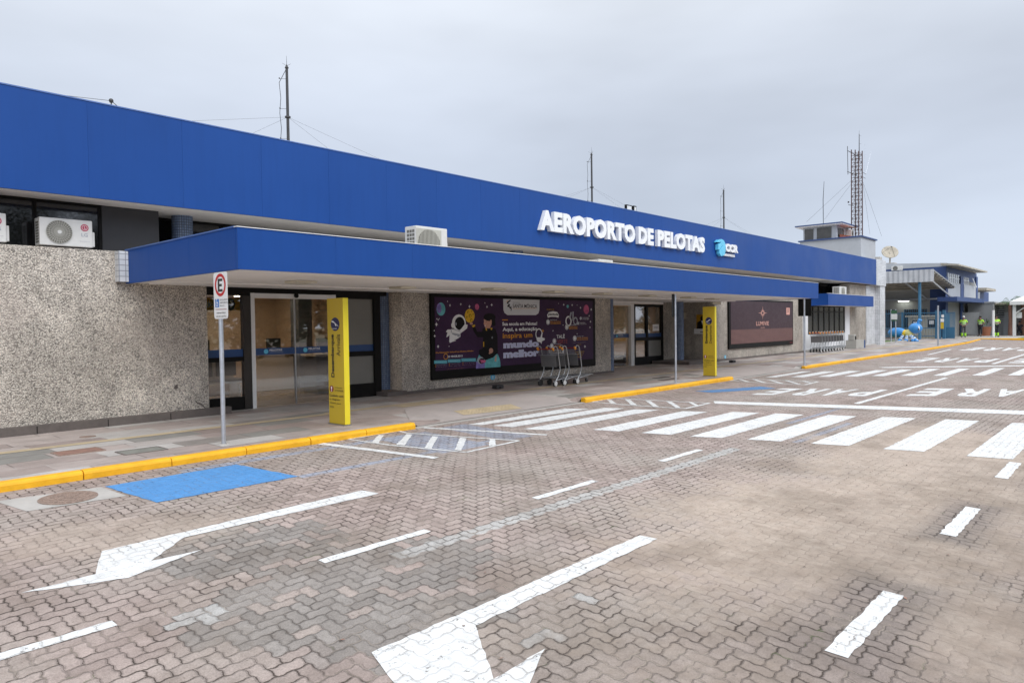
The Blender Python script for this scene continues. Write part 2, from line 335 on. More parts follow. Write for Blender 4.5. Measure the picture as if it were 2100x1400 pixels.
M['darkred'] = plain("dark_red_print", (0.25, 0.02, 0.03), 0.45, var=.05)
M['logored'] = plain("logo_crimson", (0.42, 0.02, 0.075), 0.4, var=.03)
M['signblue'] = plain("sign_blue", (0.03, 0.17, 0.50), 0.45, var=.05)
M['bandblue'] = plain("glass_band_blue", (0.018, 0.065, 0.20), 0.4, var=.08)
M['cyan'] = plain("logo_cyan", (0.13, 0.56, 0.80), 0.35, var=.05)
M['orange'] = plain("orange_handle", (0.80, 0.32, 0.02), 0.4, var=.05)
M['rubber'] = plain("dark_rubber", (0.03, 0.03, 0.032), 0.7, var=.1)
M['acwhite'] = plain("ac_casing", (0.66, 0.655, 0.63), 0.42, var=.05, scale=3, obj=True)
M['acgrille'] = plain("ac_grille", (0.16, 0.155, 0.135), 0.5, var=.1)
M['acblade'] = plain("ac_blade", (0.44, 0.43, 0.38), 0.5, var=.1)
M['cartpanel'] = plain("cart_grey_panel", (0.16, 0.16, 0.165), 0.45, var=.06)
M['bingrey'] = plain("bin_grey", (0.40, 0.39, 0.36), 0.5, var=.1, scale=4)
M['darksteel'] = plain("dark_mast_steel", (0.055, 0.055, 0.058), 0.55, metal=.3, var=.2)
M['rustysteel'] = plain("mast_red_brown", (0.10, 0.058, 0.054), 0.6, metal=.2, var=.3, scale=6)
M['greywall'] = plain("grey_render", (0.42, 0.44, 0.47), 0.8, var=.07, scale=.5)
M['greywall2'] = plain("mid_grey_render", (0.30, 0.31, 0.32), 0.8, var=.08, scale=.5)
M['greenish'] = plain("shed_back_wall", (0.30, 0.30, 0.29), 0.8, var=.08, scale=.5)
M['navywall'] = plain("navy_wall_paint", (0.030, 0.065, 0.19), 0.6, var=.08, scale=.6)
M['steelblue'] = plain("steel_blue_paint", (0.045, 0.155, 0.27), 0.45, var=.12, scale=1.5)
M['slab'] = plain("weathered_roof_slab", (0.44, 0.40, 0.33), 0.85, var=.3, scale=1.6, bump=.6)
M['redtile'] = plain("clay_roof_tiles", (0.40, 0.13, 0.08), 0.8, var=.25, scale=6, bump=.6, bscale=20)
M['corr'] = m_ribs("corrugated_sheet", (0.50, 0.52, 0.55), 0.36, 'y', .03)
M['hut'] = m_ribs("cream_sheet_cladding", (0.55, 0.52, 0.42), 0.22, 'y', .015)
M['tan'] = plain("tan_interior_wall", (0.62, 0.47, 0.34), 0.8, var=.06, scale=.5)
M['tan2'] = plain("door_leaf_cream", (0.66, 0.55, 0.42), 0.6, var=.05)
M['floorin'] = plain("terrazzo_floor", (0.36, 0.28, 0.20), 0.22, var=.10, scale=1)
M['ceilin'] = plain("inside_ceiling", (0.50, 0.46, 0.42), 0.8, var=.05)
M['deskdark'] = plain("dark_desk", (0.04, 0.04, 0.045), 0.5, var=.1)
M['deskgrey'] = plain("grey_desk", (0.28, 0.26, 0.24), 0.5, var=.1)
M['greycol'] = plain("slate_interior_column", (0.10, 0.11, 0.13), 0.5, var=.1)
M['glass'] = m_glass("door_glass", (0.72, 0.70, 0.66), 1.0)
M['glassclear'] = m_glass("clear_door_glass", (0.85, 0.84, 0.82), 0.25)
M['glassfrost'] = m_glass("film_covered_glass", (0.5, 0.5, 0.5), 0.9)
M['glassfilm'] = plain("grey_window_film", (0.17, 0.165, 0.145), 0.35, var=.05, spec=.9)
M['glassdark'] = plain("dark_window_glass", (0.016, 0.016, 0.017), 0.08, var=.3, spec=.8)
M['glassgrey'] = plain("blinded_window_glass", (0.060, 0.055, 0.047), 0.12, var=.25, spec=.8)
M['purple'] = plain("poster_purple", (0.058, 0.028, 0.070), 0.4, var=.15, scale=1.5, spec=.12)
M['plum'] = plain("poster_plum", (0.060, 0.038, 0.046), 0.4, var=.08, scale=1, spec=.12)
M['rose'] = plain("poster_rose", (0.23, 0.125, 0.11), 0.45, var=.06, spec=.12)
M['rosegold'] = plain("poster_rose_gold", (0.60, 0.33, 0.28), 0.4, var=.05, spec=.12)
M['salmon'] = plain("poster_salmon", (0.62, 0.33, 0.28), 0.4, var=.05, spec=.12)
M['pwhite'] = plain("poster_white", (0.860, 0.860, 0.860), 0.45, var=.03, spec=.12)
M['plilac'] = plain("poster_lilac_white", (0.609, 0.623, 0.812), 0.45, var=.03, spec=.12)
M['pgrey'] = plain("poster_grey", (0.377, 0.392, 0.435), 0.45, var=.05, spec=.12)
M['pyellow'] = plain("poster_yellow", (0.754, 0.464, 0.043), 0.45, var=.05, spec=.12)
M['pamber'] = plain("poster_amber", (0.797, 0.362, 0.043), 0.45, var=.05, spec=.12)
M['pcrater'] = plain("poster_ochre", (0.377, 0.203, 0.014), 0.45, var=.05, spec=.12)
M['pteal'] = plain("poster_teal", (0.145, 0.464, 0.493), 0.45, var=.25, scale=6, spec=.12)
M['pcyan'] = plain("poster_cyan", (0.116, 0.435, 0.522), 0.45, var=.05, spec=.12)
M['pviolet'] = plain("poster_violet", (0.232, 0.189, 0.478), 0.45, var=.3, scale=6, spec=.12)
M['ppink'] = plain("poster_pink", (0.522, 0.116, 0.232), 0.45, var=.3, scale=9, spec=.12)
M['pskin'] = plain("poster_skin", (0.609, 0.334, 0.246), 0.45, var=.08, spec=.12)
M['phair'] = plain("poster_black", (0.014, 0.012, 0.014), 0.4, var=.1, spec=.12)
M['plogo'] = plain("poster_logo_plate", (0.696, 0.711, 0.725), 0.45, var=.03, spec=.12)
M['skin'] = plain("skin", (0.28, 0.15, 0.10), 0.6, var=.05); M['hivis'] = plain("hi_vis_yellow", (0.42, 0.80, 0.05), 0.6, var=.06)
M['reflect'] = plain("reflective_band", (0.62, 0.65, 0.66), 0.4, var=.05); M['trouser'] = plain("dark_trousers", (0.02, 0.022, 0.03), 0.8, var=.1)
M['greytrouser'] = plain("grey_trousers", (0.09, 0.09, 0.10), 0.8, var=.1); M['shirt'] = plain("dark_shirt", (0.03, 0.03, 0.04), 0.8, var=.1)
M['boot'] = plain("dark_boots", (0.02, 0.018, 0.015), 0.6, var=.1); M['hair'] = plain("dark_hair", (0.015, 0.012, 0.010), 0.7, var=.1)
M['artblue'] = plain("sculpture_blue", (0.05, 0.26, 0.62), 0.3, var=.06); M['artyellow'] = plain("sculpture_yellow", (0.72, 0.50, 0.03), 0.3, var=.06)
M['artpale'] = plain("sculpture_pale_yellow", (0.62, 0.58, 0.24), 0.35, var=.1)
M['grass'] = plain("short_grass", (0.09, 0.15, 0.03), 0.9, var=.3, scale=8, bump=.8)
M['green'] = plain("green_sign", (0.05, 0.14, 0.07), 0.5, var=.08)
M['bark'] = plain("bark", (0.10, 0.075, 0.055), 0.9, var=.3, scale=6, bump=.8); M['palmbark'] = plain("reddish_palm_trunk", (0.36, 0.19, 0.14), 0.8, var=.2, scale=6)
M['leafd'] = plain("dark_leaves", (0.030, 0.050, 0.020), 0.7, var=.35, scale=1.2); M['leafp'] = plain("palm_leaves", (0.08, 0.14, 0.05), 0.6, var=.3, scale=2)
M['dish'] = plain("stained_dish", (0.42, 0.38, 0.31), 0.7, var=.25, scale=3)
M['earth'] = plain("far_ground", (0.16, 0.15, 0.10), 0.95, var=.3, scale=.05)
M['brick'] = plain("terracotta", (0.33, 0.13, 0.07), 0.8, var=.2, scale=3)
M['lampglass'] = plain("flood_lamp_glass", (0.70, 0.72, 0.72), 0.2, var=.1)
M['lit'] = emit("lit_ceiling_panel", (1.0, 0.90, 0.76), 13.0); M['tube'] = emit("lit_tube", (0.95, 1.0, 0.9), 9.0)

# ------------------------------------------------------------------ mesh builder
FRONT = lambda y: ((0, y, 0), (1, 0, 0), (0, 0, 1))                # plane facing the road; u = X, v = Z
WEST = lambda x: ((x, 0, 0), (0, -1, 0), (0, 0, 1))               # plane facing -X; u = -Y, v = Z
def _n(fr): return Vector(fr[1]).cross(Vector(fr[2]))
_tc = {}
def textmesh(s, bold=0.0, ext=0.0, sp=1.0):
    k = (s, bold, ext, sp)
    if k not in _tc:
        c = bpy.data.curves.new("t", 'FONT'); c.body = s; c.offset = bold; c.extrude = ext; c.resolution_u = 3; c.space_character = sp
        o = bpy.data.objects.new("t", c); COL.objects.link(o)
        dg = bpy.context.evaluated_depsgraph_get(); dg.update()
        me = bpy.data.meshes.new_from_object(o.evaluated_get(dg))
        vs = [tuple(v.co) for v in me.vertices]; fs = [tuple(p.vertices) for p in me.polygons]
        bpy.data.objects.remove(o); bpy.data.meshes.remove(me); bpy.data.curves.remove(c)
        x0 = min(v[0] for v in vs); x1 = max(v[0] for v in vs); y0 = min(v[1] for v in vs); y1 = max(v[1] for v in vs)
        _tc[k] = ([((v[0] - x0) / (x1 - x0), (v[1] - y0) / (y1 - y0), v[2]) for v in vs], fs)
    return _tc[k]
class MB:
    def __init__(s): s.v, s.f, s.m, s.mats = [], [], [], []
    def mi(s, mat):
        if mat not in s.mats: s.mats.append(mat)
        return s.mats.index(mat)
    def add(s, vs, fs, mat):
        b = len(s.v); s.v += [tuple(v) for v in vs]; i = s.mi(mat)
        for f in fs: s.f.append(tuple(b + k for k in f)); s.m.append(i)
        return s
    def box(s, x0, x1, y0, y1, z0, z1, mat):
        v = [(x, y, z) for z in (z0, z1) for y in (y0, y1) for x in (x0, x1)]
        return s.add(v, [(0, 2, 3, 1), (4, 5, 7, 6), (0, 1, 5, 4), (2, 6, 7, 3), (0, 4, 6, 2), (1, 3, 7, 5)], mat)
    def poly(s, pts, mat): return s.add(pts, [tuple(range(len(pts)))], mat)
    def cyl(s, a, b, r0, r1=None, n=12, mat=None, cap=True):
        a, b = Vector(a), Vector(b); r1 = r0 if r1 is None else r1; d = (b - a).normalized()
        p = d.orthogonal().normalized(); q = d.cross(p)
        ring = lambda c, r: [c + (p * math.cos(2 * math.pi * i / n) + q * math.sin(2 * math.pi * i / n)) * r for i in range(n)]
        fs = [(i, (i + 1) % n, n + (i + 1) % n, n + i) for i in range(n)]
        if cap: fs += [tuple(range(n - 1, -1, -1)), tuple(range(n, 2 * n))]
        return s.add(ring(a, r0) + ring(b, r1), fs, mat)
    def tube(s, pts, r, mat, n=8):
        pts = [Vector(p) for p in pts]; prev = None; rings = []
        for i, p in enumerate(pts):
            d = ((pts[min(i + 1, len(pts) - 1)] - p).normalized() + (p - pts[max(i - 1, 0)]).normalized())
            d = d.normalized() if d.length > 1e-6 else Vector((0, 0, 1))
            a = (prev - d * prev.dot(d)).normalized() if prev is not None and (prev - d * prev.dot(d)).length > 1e-4 else d.orthogonal().normalized()
            prev = a; b = d.cross(a); rr = r[i] if isinstance(r, (list, tuple)) else r
            rings.append([p + (a * math.cos(2 * math.pi * k / n) + b * math.sin(2 * math.pi * k / n)) * rr for k in range(n)])
        fs = []
        for i in range(len(pts) - 1):
            for k in range(n): fs.append((i * n + k, i * n + (k + 1) % n, (i + 1) * n + (k + 1) % n, (i + 1) * n + k))
        fs += [tuple(range(n - 1, -1, -1)), tuple((len(pts) - 1) * n + k for k in range(n))]
        return s.add([v for r_ in rings for v in r_], fs, mat)
    def ball(s, c, r, mat, n=12, m=8, rot=None):
        c = Vector(c); r = (r, r, r) if not isinstance(r, tuple) else r; vs = []
        for j in range(m + 1):
            t = math.pi * j / m
            for i in range(n):
                a = 2 * math.pi * i / n; v = Vector((r[0] * math.sin(t) * math.cos(a), r[1] * math.sin(t) * math.sin(a), r[2] * math.cos(t)))
                vs.append(c + (rot @ v if rot else v))
        return s.add(vs, [(j * n + i, (j + 1) * n + i, (j + 1) * n + (i + 1) % n, j * n + (i + 1) % n) for j in range(m) for i in range(n)], mat)
    def prism(s, pts, fr, w0, w1, mat):
        # flat polygon (u,v) on a frame, from offset w0 to w1 along its normal
        O, U, V = Vector(fr[0]), Vector(fr[1]), Vector(fr[2]); N = _n(fr); n = len(pts)
        ar = sum(pts[i][0] * pts[(i + 1) % n][1] - pts[(i + 1) % n][0] * pts[i][1] for i in range(n))
        if ar < 0: pts = pts[::-1]
        a = [O + U * p[0] + V * p[1] + N * w0 for p in pts]; b = [O + U * p[0] + V * p[1] + N * w1 for p in pts]
        if w0 == w1: return s.add(b, [tuple(range(n))], mat)
        return s.add(a + b, [tuple(range(n - 1, -1, -1)), tuple(range(n, 2 * n))] + [(i, (i + 1) % n, n + (i + 1) % n, n + i) for i in range(n)], mat)
    def ellipse(s, u, v, ru, rv, fr, w0, w1, mat, n=24, a0=0, a1=2 * math.pi):
        full = abs(a1 - a0) > 6.28; k = n if full else n + 1
        return s.prism([(u + ru * math.cos(a0 + (a1 - a0) * i / n), v + rv * math.sin(a0 + (a1 - a0) * i / n)) for i in range(k)], fr, w0, w1, mat)
    def ring(s, u, v, ru, rv, t, fr, w, mat, n=32):
        O, U, V = Vector(fr[0]), Vector(fr[1]), Vector(fr[2]); N = _n(fr); vs = []
        for k in (0, 1):
            for i in range(n):
                a = 2 * math.pi * i / n; vs.append(O + U * (u + (ru - t * k) * math.cos(a)) + V * (v + (rv - t * k) * math.sin(a)) + N * w)
        return s.add(vs, [(i, (i + 1) % n, n + (i + 1) % n, n + i) for i in range(n)], mat)
    def text(s, t, fr, u0, u1, v0, v1, w, mat, bold=0.0, ext=0.0, skew=0.0, sp=1.0):
        vs, fs = textmesh(t, bold, 1.0 if ext else 0.0, sp); O, U, V = Vector(fr[0]), Vector(fr[1]), Vector(fr[2]); N = _n(fr); o = []
        for x, y, z in vs:
            o.append(O + U * (u0 + (u1 - u0) * x + skew * y) + V * (v0 + (v1 - v0) * y) + N * (w + z * ext))
        return s.add(o, fs, mat)
    def build(s, name, parent=None, bevel=0, smooth=False, **tags):
        me = bpy.data.meshes.new(name)
        if parent is not None: off = world_loc(parent)
        elif s.v and not tags.get('_keep'):
            xs = [v[0] for v in s.v]; ys = [v[1] for v in s.v]; off = Vector(((min(xs) + max(xs)) / 2, (min(ys) + max(ys)) / 2, min(v[2] for v in s.v)))
        else: off = Vector((0, 0, 0))
        tags.pop('_keep', None)
        me.from_pydata([tuple(Vector(v) - off) for v in s.v], [], s.f)
        for m_ in s.mats: me.materials.append(M[m_])
        for p, i in zip(me.polygons, s.m): p.material_index = i; p.use_smooth = smooth
        me.update()
        o = bpy.data.objects.new(name, me); COL.objects.link(o)
        if parent is not None: o.parent = parent
        else: o.location = off
        if bevel:
            b = o.modifiers.new("bevel", 'BEVEL'); b.width = bevel; b.segments = 2; b.limit_method = 'ANGLE'
        if smooth:
            try: me.set_sharp_from_angle(angle=math.radians(40))
            except Exception: pass
        tagit(o, **tags); return o
def world_loc(o):
    v = Vector((0, 0, 0))
    while o is not None: v = v + o.location; o = o.parent
    return v
def tagit(o, label=None, cat=None, group=None, kind=None):
    if label: o['label'] = label
    if cat: o['category'] = cat
    if group: o['group'] = group
    if kind: o['kind'] = kind
def thing(name, loc, label, cat, group=None):
    o = bpy.data.objects.new(name, None); COL.objects.link(o); o.location = loc; o.empty_display_size = .2
    tagit(o, label, cat, group); return o
def copy_tree(o, parent=None):
    c = o.copy(); COL.objects.link(c); c.parent = parent
    for ch in list(o.children):
        copy_tree(ch, c)
    return c

# =================================================================== GROUND
def sheet(name, poly, mat, dz, **t):
    b = MB(); b.poly([(x, y, rz(y) + dz) for x, y in poly], mat); return b.build(name, **t)
b = MB(); b.poly([(-3000, -3000, -.95), (3000, -3000, -.95), (3000, 3000, -.95), (-3000, 3000, -.95)], 'earth'); b.build("ground", kind='structure')
b = MB(); xs = [-45, 0, 15, 30, 66.7]; ys = [-70, -6, 0, 4, 9.12, 10.4]
for x0, x1 in zip(xs, xs[1:]):
    for y0, y1 in zip(ys, ys[1:]):
        if y0 > 9 and x0 < 20: continue
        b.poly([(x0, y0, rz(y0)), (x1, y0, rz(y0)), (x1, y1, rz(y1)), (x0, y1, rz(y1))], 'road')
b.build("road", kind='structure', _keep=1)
RAMPS = [(7.62, 12.34), (19.62, 25.35)]
def zs(x, y):
    z = 0.14
    for a, c in RAMPS:
        if a - .001 <= x <= c + .001 or (a - .35 < x < c + .35):
            side = min(max((x - (a - .02)) / 0.9 if a < 10 else (x - a + .3) / .4, 0), 1) * min(max((c - x + .02) / .25, 0), 1)
            t = min(max((10.8 - y) / 1.6, 0), 1); z = min(z, 0.14 - 0.085 * t * (1 if a <= x <= c else 0) * max(side, 1 if y < 9.35 else side))
    return z
b = MB()
gx = [-45, -10] + [i * .5 for i in range(0, 14)] + [7.0 + .15 * i for i in range(0, 40)] + [13 + i for i in range(7)] + [19.5 + .3 * i for i in range(21)] + [26, 30, 40, 50, 60, 66.7]
gx = sorted(set(round(g_, 3) for g_ in gx)); gy = [9.2, 9.4, 9.8, 10.2, 10.5, 10.8, 11.5, 13.0, 14.7]
for x0, x1 in zip(gx, gx[1:]):
    for y0, y1 in zip(gy, gy[1:]):
        kb = lambda x, y: y if (x < 46 or y > 9.25) else (9.2 + (x - 46) * .015 if x < 56 else 9.35 + (x - 56) * .0706)
        if x0 >= 46 and 9.3 < y0 < 10.4: continue
        yt = 10.5 if (x0 >= 46 and y0 < 9.3) else y1
        b.poly([(x0, kb(x0, y0), zs(x0, y0)), (x1, kb(x1, y0), zs(x1, y0)), (x1, yt, zs(x1, yt)), (x0, yt, zs(x0, yt))], 'sidewalk')
b.poly([(49.97, 14.7, .14), (66.7, 14.7, .14), (66.7, 45, .14), (49.97, 45, .14)], 'sidewalk')
b.build("sidewalk", kind='structure', _keep=1)
b = MB(); b.box(66.8, 200, -70, 60, -1.0, 0.135, 'concrete'); b.build("forecourt", kind='structure')
b = MB()
for (x0, x1, xb0, xb1) in ((7.62, 12.33, 8.75, 12.25), (19.62, 25.3, 20.0, 25.0)):
    N_ = 14
    for i in range(N_):
        for (ya, yb) in ((9.21, 9.6), (9.6, 10.2), (10.2, 10.78)):
            q = []
            for (t, y) in ((i, ya), (i + 1, ya), (i + 1, yb), (i, yb)):
                k = (y - 9.21) / 1.57; xx = (x0 + (x1 - x0) * t / N_) * (1 - k) + (xb0 + (xb1 - xb0) * t / N_) * k
                q.append((xx, y, zs(xx, y) + .006))
            b.poly(q, 'ramp')
b.build("kerb_ramp", kind='structure', _keep=1)
def kerb(name, path, mat='kerb', seg=1.0, h=.14):
    # rounded kerb stones laid one by one along a path
    b = MB(); prof = [(0, -.25), (.004, h - .035), (.016, h - .010), (.04, h + .004), (.13, h + .006), (.13, -.25)]
    pts = [Vector((x, y, 0)) for x, y in path]; k = 0
    for a, c in zip(pts, pts[1:]):
        d = (c - a); Ln = d.length; d.normalize(); nrm = Vector((-d.y, d.x, 0)); n = max(1, round(Ln / seg))
        for i in range(n):
            s0 = a + d * (Ln * i / n + .005); s1 = a + d * (Ln * (i + 1) / n - .005); j1, j2 = random.uniform(-.005, .005), random.uniform(-.003, .003)
            v = [s_ + nrm * (p + j1) + Vector((0, 0, z + (j2 if z > 0 else 0))) for s_ in (s0, s1) for p, z in prof]; m_ = len(prof)
            b.add(v, [(q, m_ + q, m_ + (q + 1) % m_, (q + 1) % m_) for q in range(m_)] + [tuple(range(m_)), tuple(range(2 * m_ - 1, m_ - 1, -1))], mat)
    return b.build(name, kind='structure', bevel=.006)
kerb("kerb", [(-20, 9.07), (7.60, 9.07)]); kerb("kerb", [(12.34, 9.07), (19.62, 9.07)])
kerb("kerb", [(25.35, 9.07), (46, 9.07), (56, 9.22), (64.5, 9.82)])
kerb("kerb", [(66.72, 12.3), (66.72, -30)])
b = MB(); b.box(7.62, 12.32, 9.07, 9.2, -.2, .052, 'concrete'); b.box(19.64, 25.33, 9.07, 9.2, -.2, .052, 'concrete'); b.build("flush_kerb", kind='structure')

# ---- road markings (each a thin sheet of paint)
def mark(name, polys, mat='white_paint', dz=.004):
    b = MB()
    for p in polys:
        p = [(x * KS, y * KS) for x, y in p]; ed = []
        for i in range(len(p)):      # break long edges so that the painted rim is slightly uneven
            a, c = Vector((*p[i], 0)), Vector((*p[(i + 1) % len(p)], 0)); n = max(1, int((c - a).length / .07)); d = (c - a)
            nr = Vector((-d.y, d.x, 0)).normalized() if d.length > 0 else Vector((0, 0, 0))
            for k in range(n):
                q = a + d * k / n + nr * (random.uniform(-.008, .008) if k else 0); ed.append((q.x, q.y))
        ar = sum(ed[i][0] * ed[(i + 1) % len(ed)][1] - ed[(i + 1) % len(ed)][0] * ed[i][1] for i in range(len(ed)))
        if ar < 0: ed = ed[::-1]
        b.poly([(x, y, rz(y) + dz) for x, y in ed], mat)
    return b.build(name, kind='structure')
def line(p, q, w_):
    p, q = Vector((*p, 0)), Vector((*q, 0)); d = (q - p).normalized(); n = Vector((-d.y, d.x, 0)) * w_ / 2
    return [((p - n).x, (p - n).y), ((q - n).x, (q - n).y), ((q + n).x, (q + n).y), ((p + n).x, (p + n).y)]
L1 = [road(*p) for p in ((1423, 895), (1480, 898), (1647, 850), (1583, 847))]
stripes = [[(8.73, 9.0), (8.88, 8.80), (11.95, 8.68), (11.6, 9.05)], [(8.97, 8.62), (9.12, 8.28), (12.55, 8.22), (12.3, 8.55)], [(9.12, 8.03), (9.35, 7.66), (12.95, 7.62), (12.6, 8.0)],
           [(9.95, 7.16), (10.15, 6.76), (13.45, 6.78), (13.15, 7.18)], [(10.30, 6.42), (10.52, 5.98), (14.12, 5.98), (13.85, 6.42)], [(10.62, 5.68), (10.90, 5.25), (14.60, 5.25), (14.3, 5.72)],
           [(11.08, 4.90), (11.32, 4.44), (15.20, 4.42), (14.92, 4.89)], [(11.50, 4.03), (11.76, 3.54), (15.84, 3.50), (15.50, 4.02)], [(11.88, 3.07), (12.14, 2.57), (16.42, 2.52), (16.15, 3.05)],
           [(12.24, 2.04), (12.48, 1.50), (17.1, 1.48), (16.63, 2.02)], [(12.7, 1.0), (12.95, .5), (17.6, .5), (17.2, 1.0)]]
mark("crosswalk_marking", stripes)
st2 = []
bl = [1570, 1623, 1677, 1733, 1788, 1847, 1915, 1995, 2068]; by = [773.6, 773, 772.3, 771.7, 770.8, 770.2, 770, 769.5, 769.3]
tr = [1655, 1697, 1757, 1807, 1863, 1927, 1990, 2062, 2135]; ty = [762, 762, 761.5, 759.5, 758.5, 757.3, 756.8, 756, 755.5]
for i in range(9):
    a = road(bl[i], by[i]); c = road(tr[i], ty[i]); hw = .30 if i else .22
    st2.append([(a[0], a[1] + .02), (a[0] + .25, a[1] - hw), (c[0] + .25, a[1] - hw), (c[0], a[1] + .02)])
mark("crosswalk_marking", st2)
rp = lambda L_: [road(*p) for p in L_]
mark("lane_arrow", [rp([(43, 1216), (197, 1177), (209, 1130), (741, 1005.5), (777, 1012), (378, 1102), (310, 1150), (413, 1127.5), (263, 1185), (167, 1199)])])
mark("lane_arrow", [rp([(762, 1338), (1312, 1098), (1348, 1105), (975, 1283), (1012, 1392), (1118, 1330), (1087, 1400)]) + [(2.72, 2.50), (1.80, 2.80), (2.40, 3.0)]])
for i in range(8):
    x = .50 + 2.7 * i
    if i < 4: mark("lane_dash", [[(x, 4.99), (x + 1.14, 4.99), (x + 1.14, 5.09), (x, 5.09)]])
for i in range(5):
    x = 1.33 + 3.2 * i
    if i < 4: mark("lane_dash", [[(x, 1.37), (x + 1.3, 1.37), (x + 1.3, 1.51), (x, 1.51)]])
mark("stop_line", [[(14.74, 7.26), (15.12, 7.48), (18.94, 2.08), (20.3, .1), (19.6, -.05), (18.2, 2.0)]])
mark("lane_line", [line((17.25, 5.03), (26.4, 4.96), .12), line((20.6, 1.35), (30, 1.3), .12)])
mark("stop_line", [line((29.2, 7.6), (35.25, 3.88), .35), line((35.25, 3.88), (41, .3), .35)])
mark("lane_line", [line((35.3, 4.95), (46, 4.95), .14)])
mark("disabled_bay_patch", [[(2.80, 8.80), (4.37, 8.83), (4.60, 7.71), (2.95, 7.73)]], 'blue_paint')
mark("disabled_bay_patch", [rp([(1425, 802), (1560, 792.5), (1592, 796.5), (1460, 805)])], 'blue_paint2')
mark("bay_line", [line((5.92, 9.28), (6.50, 7.33), .13)]); mark("bay_line", [line((7.96, 9.28), (8.99, 7.40), .10)])
def zb8(L_): return rp([(600 + x / 3, 860 + y / 3) for x, y in L_])
def polyline(pts, w_): return [line(a, c, w_) for a, c in zip(pts, pts[1:])]
bars8 = [[(477, 147), (525, 150), (562, 99), (530, 95)], [(638, 157), (688, 161), (737, 95), (700, 90)], [(808, 180), (857, 180), (895, 108), (858, 104)], [(996, 190), (1037, 194), (1072, 118), (1030, 113)], [(1207, 166), (1252, 160), (1248, 124), (1213, 121)]]
rim8 = zb8([(345, 122), (600, 158), (1066, 202), (1393, 131), (880, 97), (700, 84), (655, 72), (345, 122)])
for k, pl in enumerate(polyline(rim8, .055) + [zb8(q) for q in bars8]): mark("hatched_box", [pl], dz=.004 + .0004 * k)
for (ox, oy, sx_, kx) in ((6.45, 0, 1.0, 0), (13.4, 0, 1.0, 0)):
    for k, pl in enumerate(polyline([(x + ox, y) for x, y in rim8], .07) + [[(x + ox, y) for x, y in zb8(q)] for q in bars8]): mark("hatched_box", [pl], dz=.004 + .0004 * k)
def road_word(x0, x1, y0, y1, skew, letters="PARE"):
    # the word lies for drivers coming down the street: letter tops point to -X, reads towards +Y
    b = MB(); n = len(letters)
    for i, ch in enumerate(letters):
        ya = y0 + (y1 - y0) * (i + .12) / n; yb = y0 + (y1 - y0) * (i + .86) / n
        vs, fs = textmesh(ch, .035, 0); o = []
        for x, y, _ in vs:
            Yw = ya + (yb - ya) * x; Xw = x1 - (x1 - x0) * y + skew * (y1 - Yw) ; o.append((Xw * KS, Yw * KS, rz(Yw * KS) + .0045))
        b.add(o, fs, 'white_paint')
    b.build("road_word", kind='structure')
road_word(16.9, 18.95, 5.25, 7.5, .95); road_word(19.75, 22.2, 1.75, 4.75, 1.0)
road_word(33.2, 37.0, 5.2, 7.9, 1.1); road_word(36.5, 40.5, 2.0, 4.7, 1.1); road_word(46, 51, 5.2, 8.2, 1.2); road_word(48, 53, 1.0, 4.4, 1.2); road_word(56, 60, 2.0, 6.4, 0.6)
mark("lane_line", [line((40, 8.3), (47, 8.6), .12), line((52, 4.9), (60, 4.9), .14), line((54, 0.5), (62, -2), .3)])
b = MB(); z_ = lambda y: rz(y)
q = [(1.80, 8.93), (2.76, 8.80), (2.83, 8.22), (1.93, 8.30)]
b.poly([(x * KS, y * KS, z_(y * KS) + .003) for x, y in q][::-1], 'concrete'); b.build("manhole_apron", kind='structure')
t = thing("manhole_cover", (2.31, 8.35, rz(8.35) + .004), "round rusty iron manhole cover set in pale concrete beside the blue patch", "manhole cover")
b = MB(); fr = ((2.31, 8.35, rz(8.35) + .005), (1, 0, 0), (0, 1, FALL)); b.ellipse(0, 0, .27, .26, fr, 0, .004, 'castiron', 32)
for i in range(9):
    for j in range(9):
        u, v = -.2 + .05 * i, -.2 + .05 * j
        if u * u + v * v < .052 and (i + j) % 2: b.prism([(u - .02, v - .02), (u + .02, v - .02), (u + .02, v + .02), (u - .02, v + .02)], fr, .004, .007, 'castiron')
b.build("lid", t)
b = MB(); rl = random.Random(5)
for i in range(150):
    x = rl.uniform(1.5, 16); y = rl.choice([rl.uniform(.8, 8.9), rl.uniform(8.5, 9.02), rl.uniform(1, 4)]); z = rz(y) + .006; a = rl.uniform(0, 6.28); r = rl.uniform(.006, .022); c, q = math.cos(a) * r, math.sin(a) * r
    b.poly([(x - c, y - q, z), (x + q * .5, y - c * .5, z + r * .2), (x + c, y + q, z + r * .3), (x - q * .5, y + c * .5, z + r * .25)], rl.choice(['bark', 'castiron', 'brownslab', 'plinth', 'bark']))
b.build("leaf_litter", label="scattered small dry leaves and grit on the block paving", cat="leaf litter", kind='stuff')
# sidewalk details
b = MB(); b.poly([(-8, 11.22, .1445), (7.4, 11.22, .1445), (7.4, 11.42, .1445), (-8, 11.42, .1445)], 'tact'); b.poly([(7.4, 11.32, .1445), (60, 11.32, .1445), (60, 11.52, .1445), (7.4, 11.52, .1445)], 'tact')
b.build("tactile_strip", kind='structure')
b = MB(); q = [(9.12, 9.50), (10.60, 9.36), (10.86, 9.90), (9.30, 9.98)]; b.poly([(x, y, zs(x, y) + .010) for x, y in q], 'tact')
for i in range(15):
    for j in range(5):
        x = 9.3 + .095 * i; y = 9.55 + .085 * j; b.cyl((x, y, zs(x, y) + .009), (x, y, zs(x, y) + .015), .025, .018, 6, 'tact')
b.build("tactile_pad", kind='structure')
b = MB(); q = [(8.9, 11.0), (10.9, 11.0), (10.9, 11.26), (8.9, 11.26)]; b.poly([(x, y, .146) for x, y in q], 'tact'); b.build("tactile_pad", kind='structure')
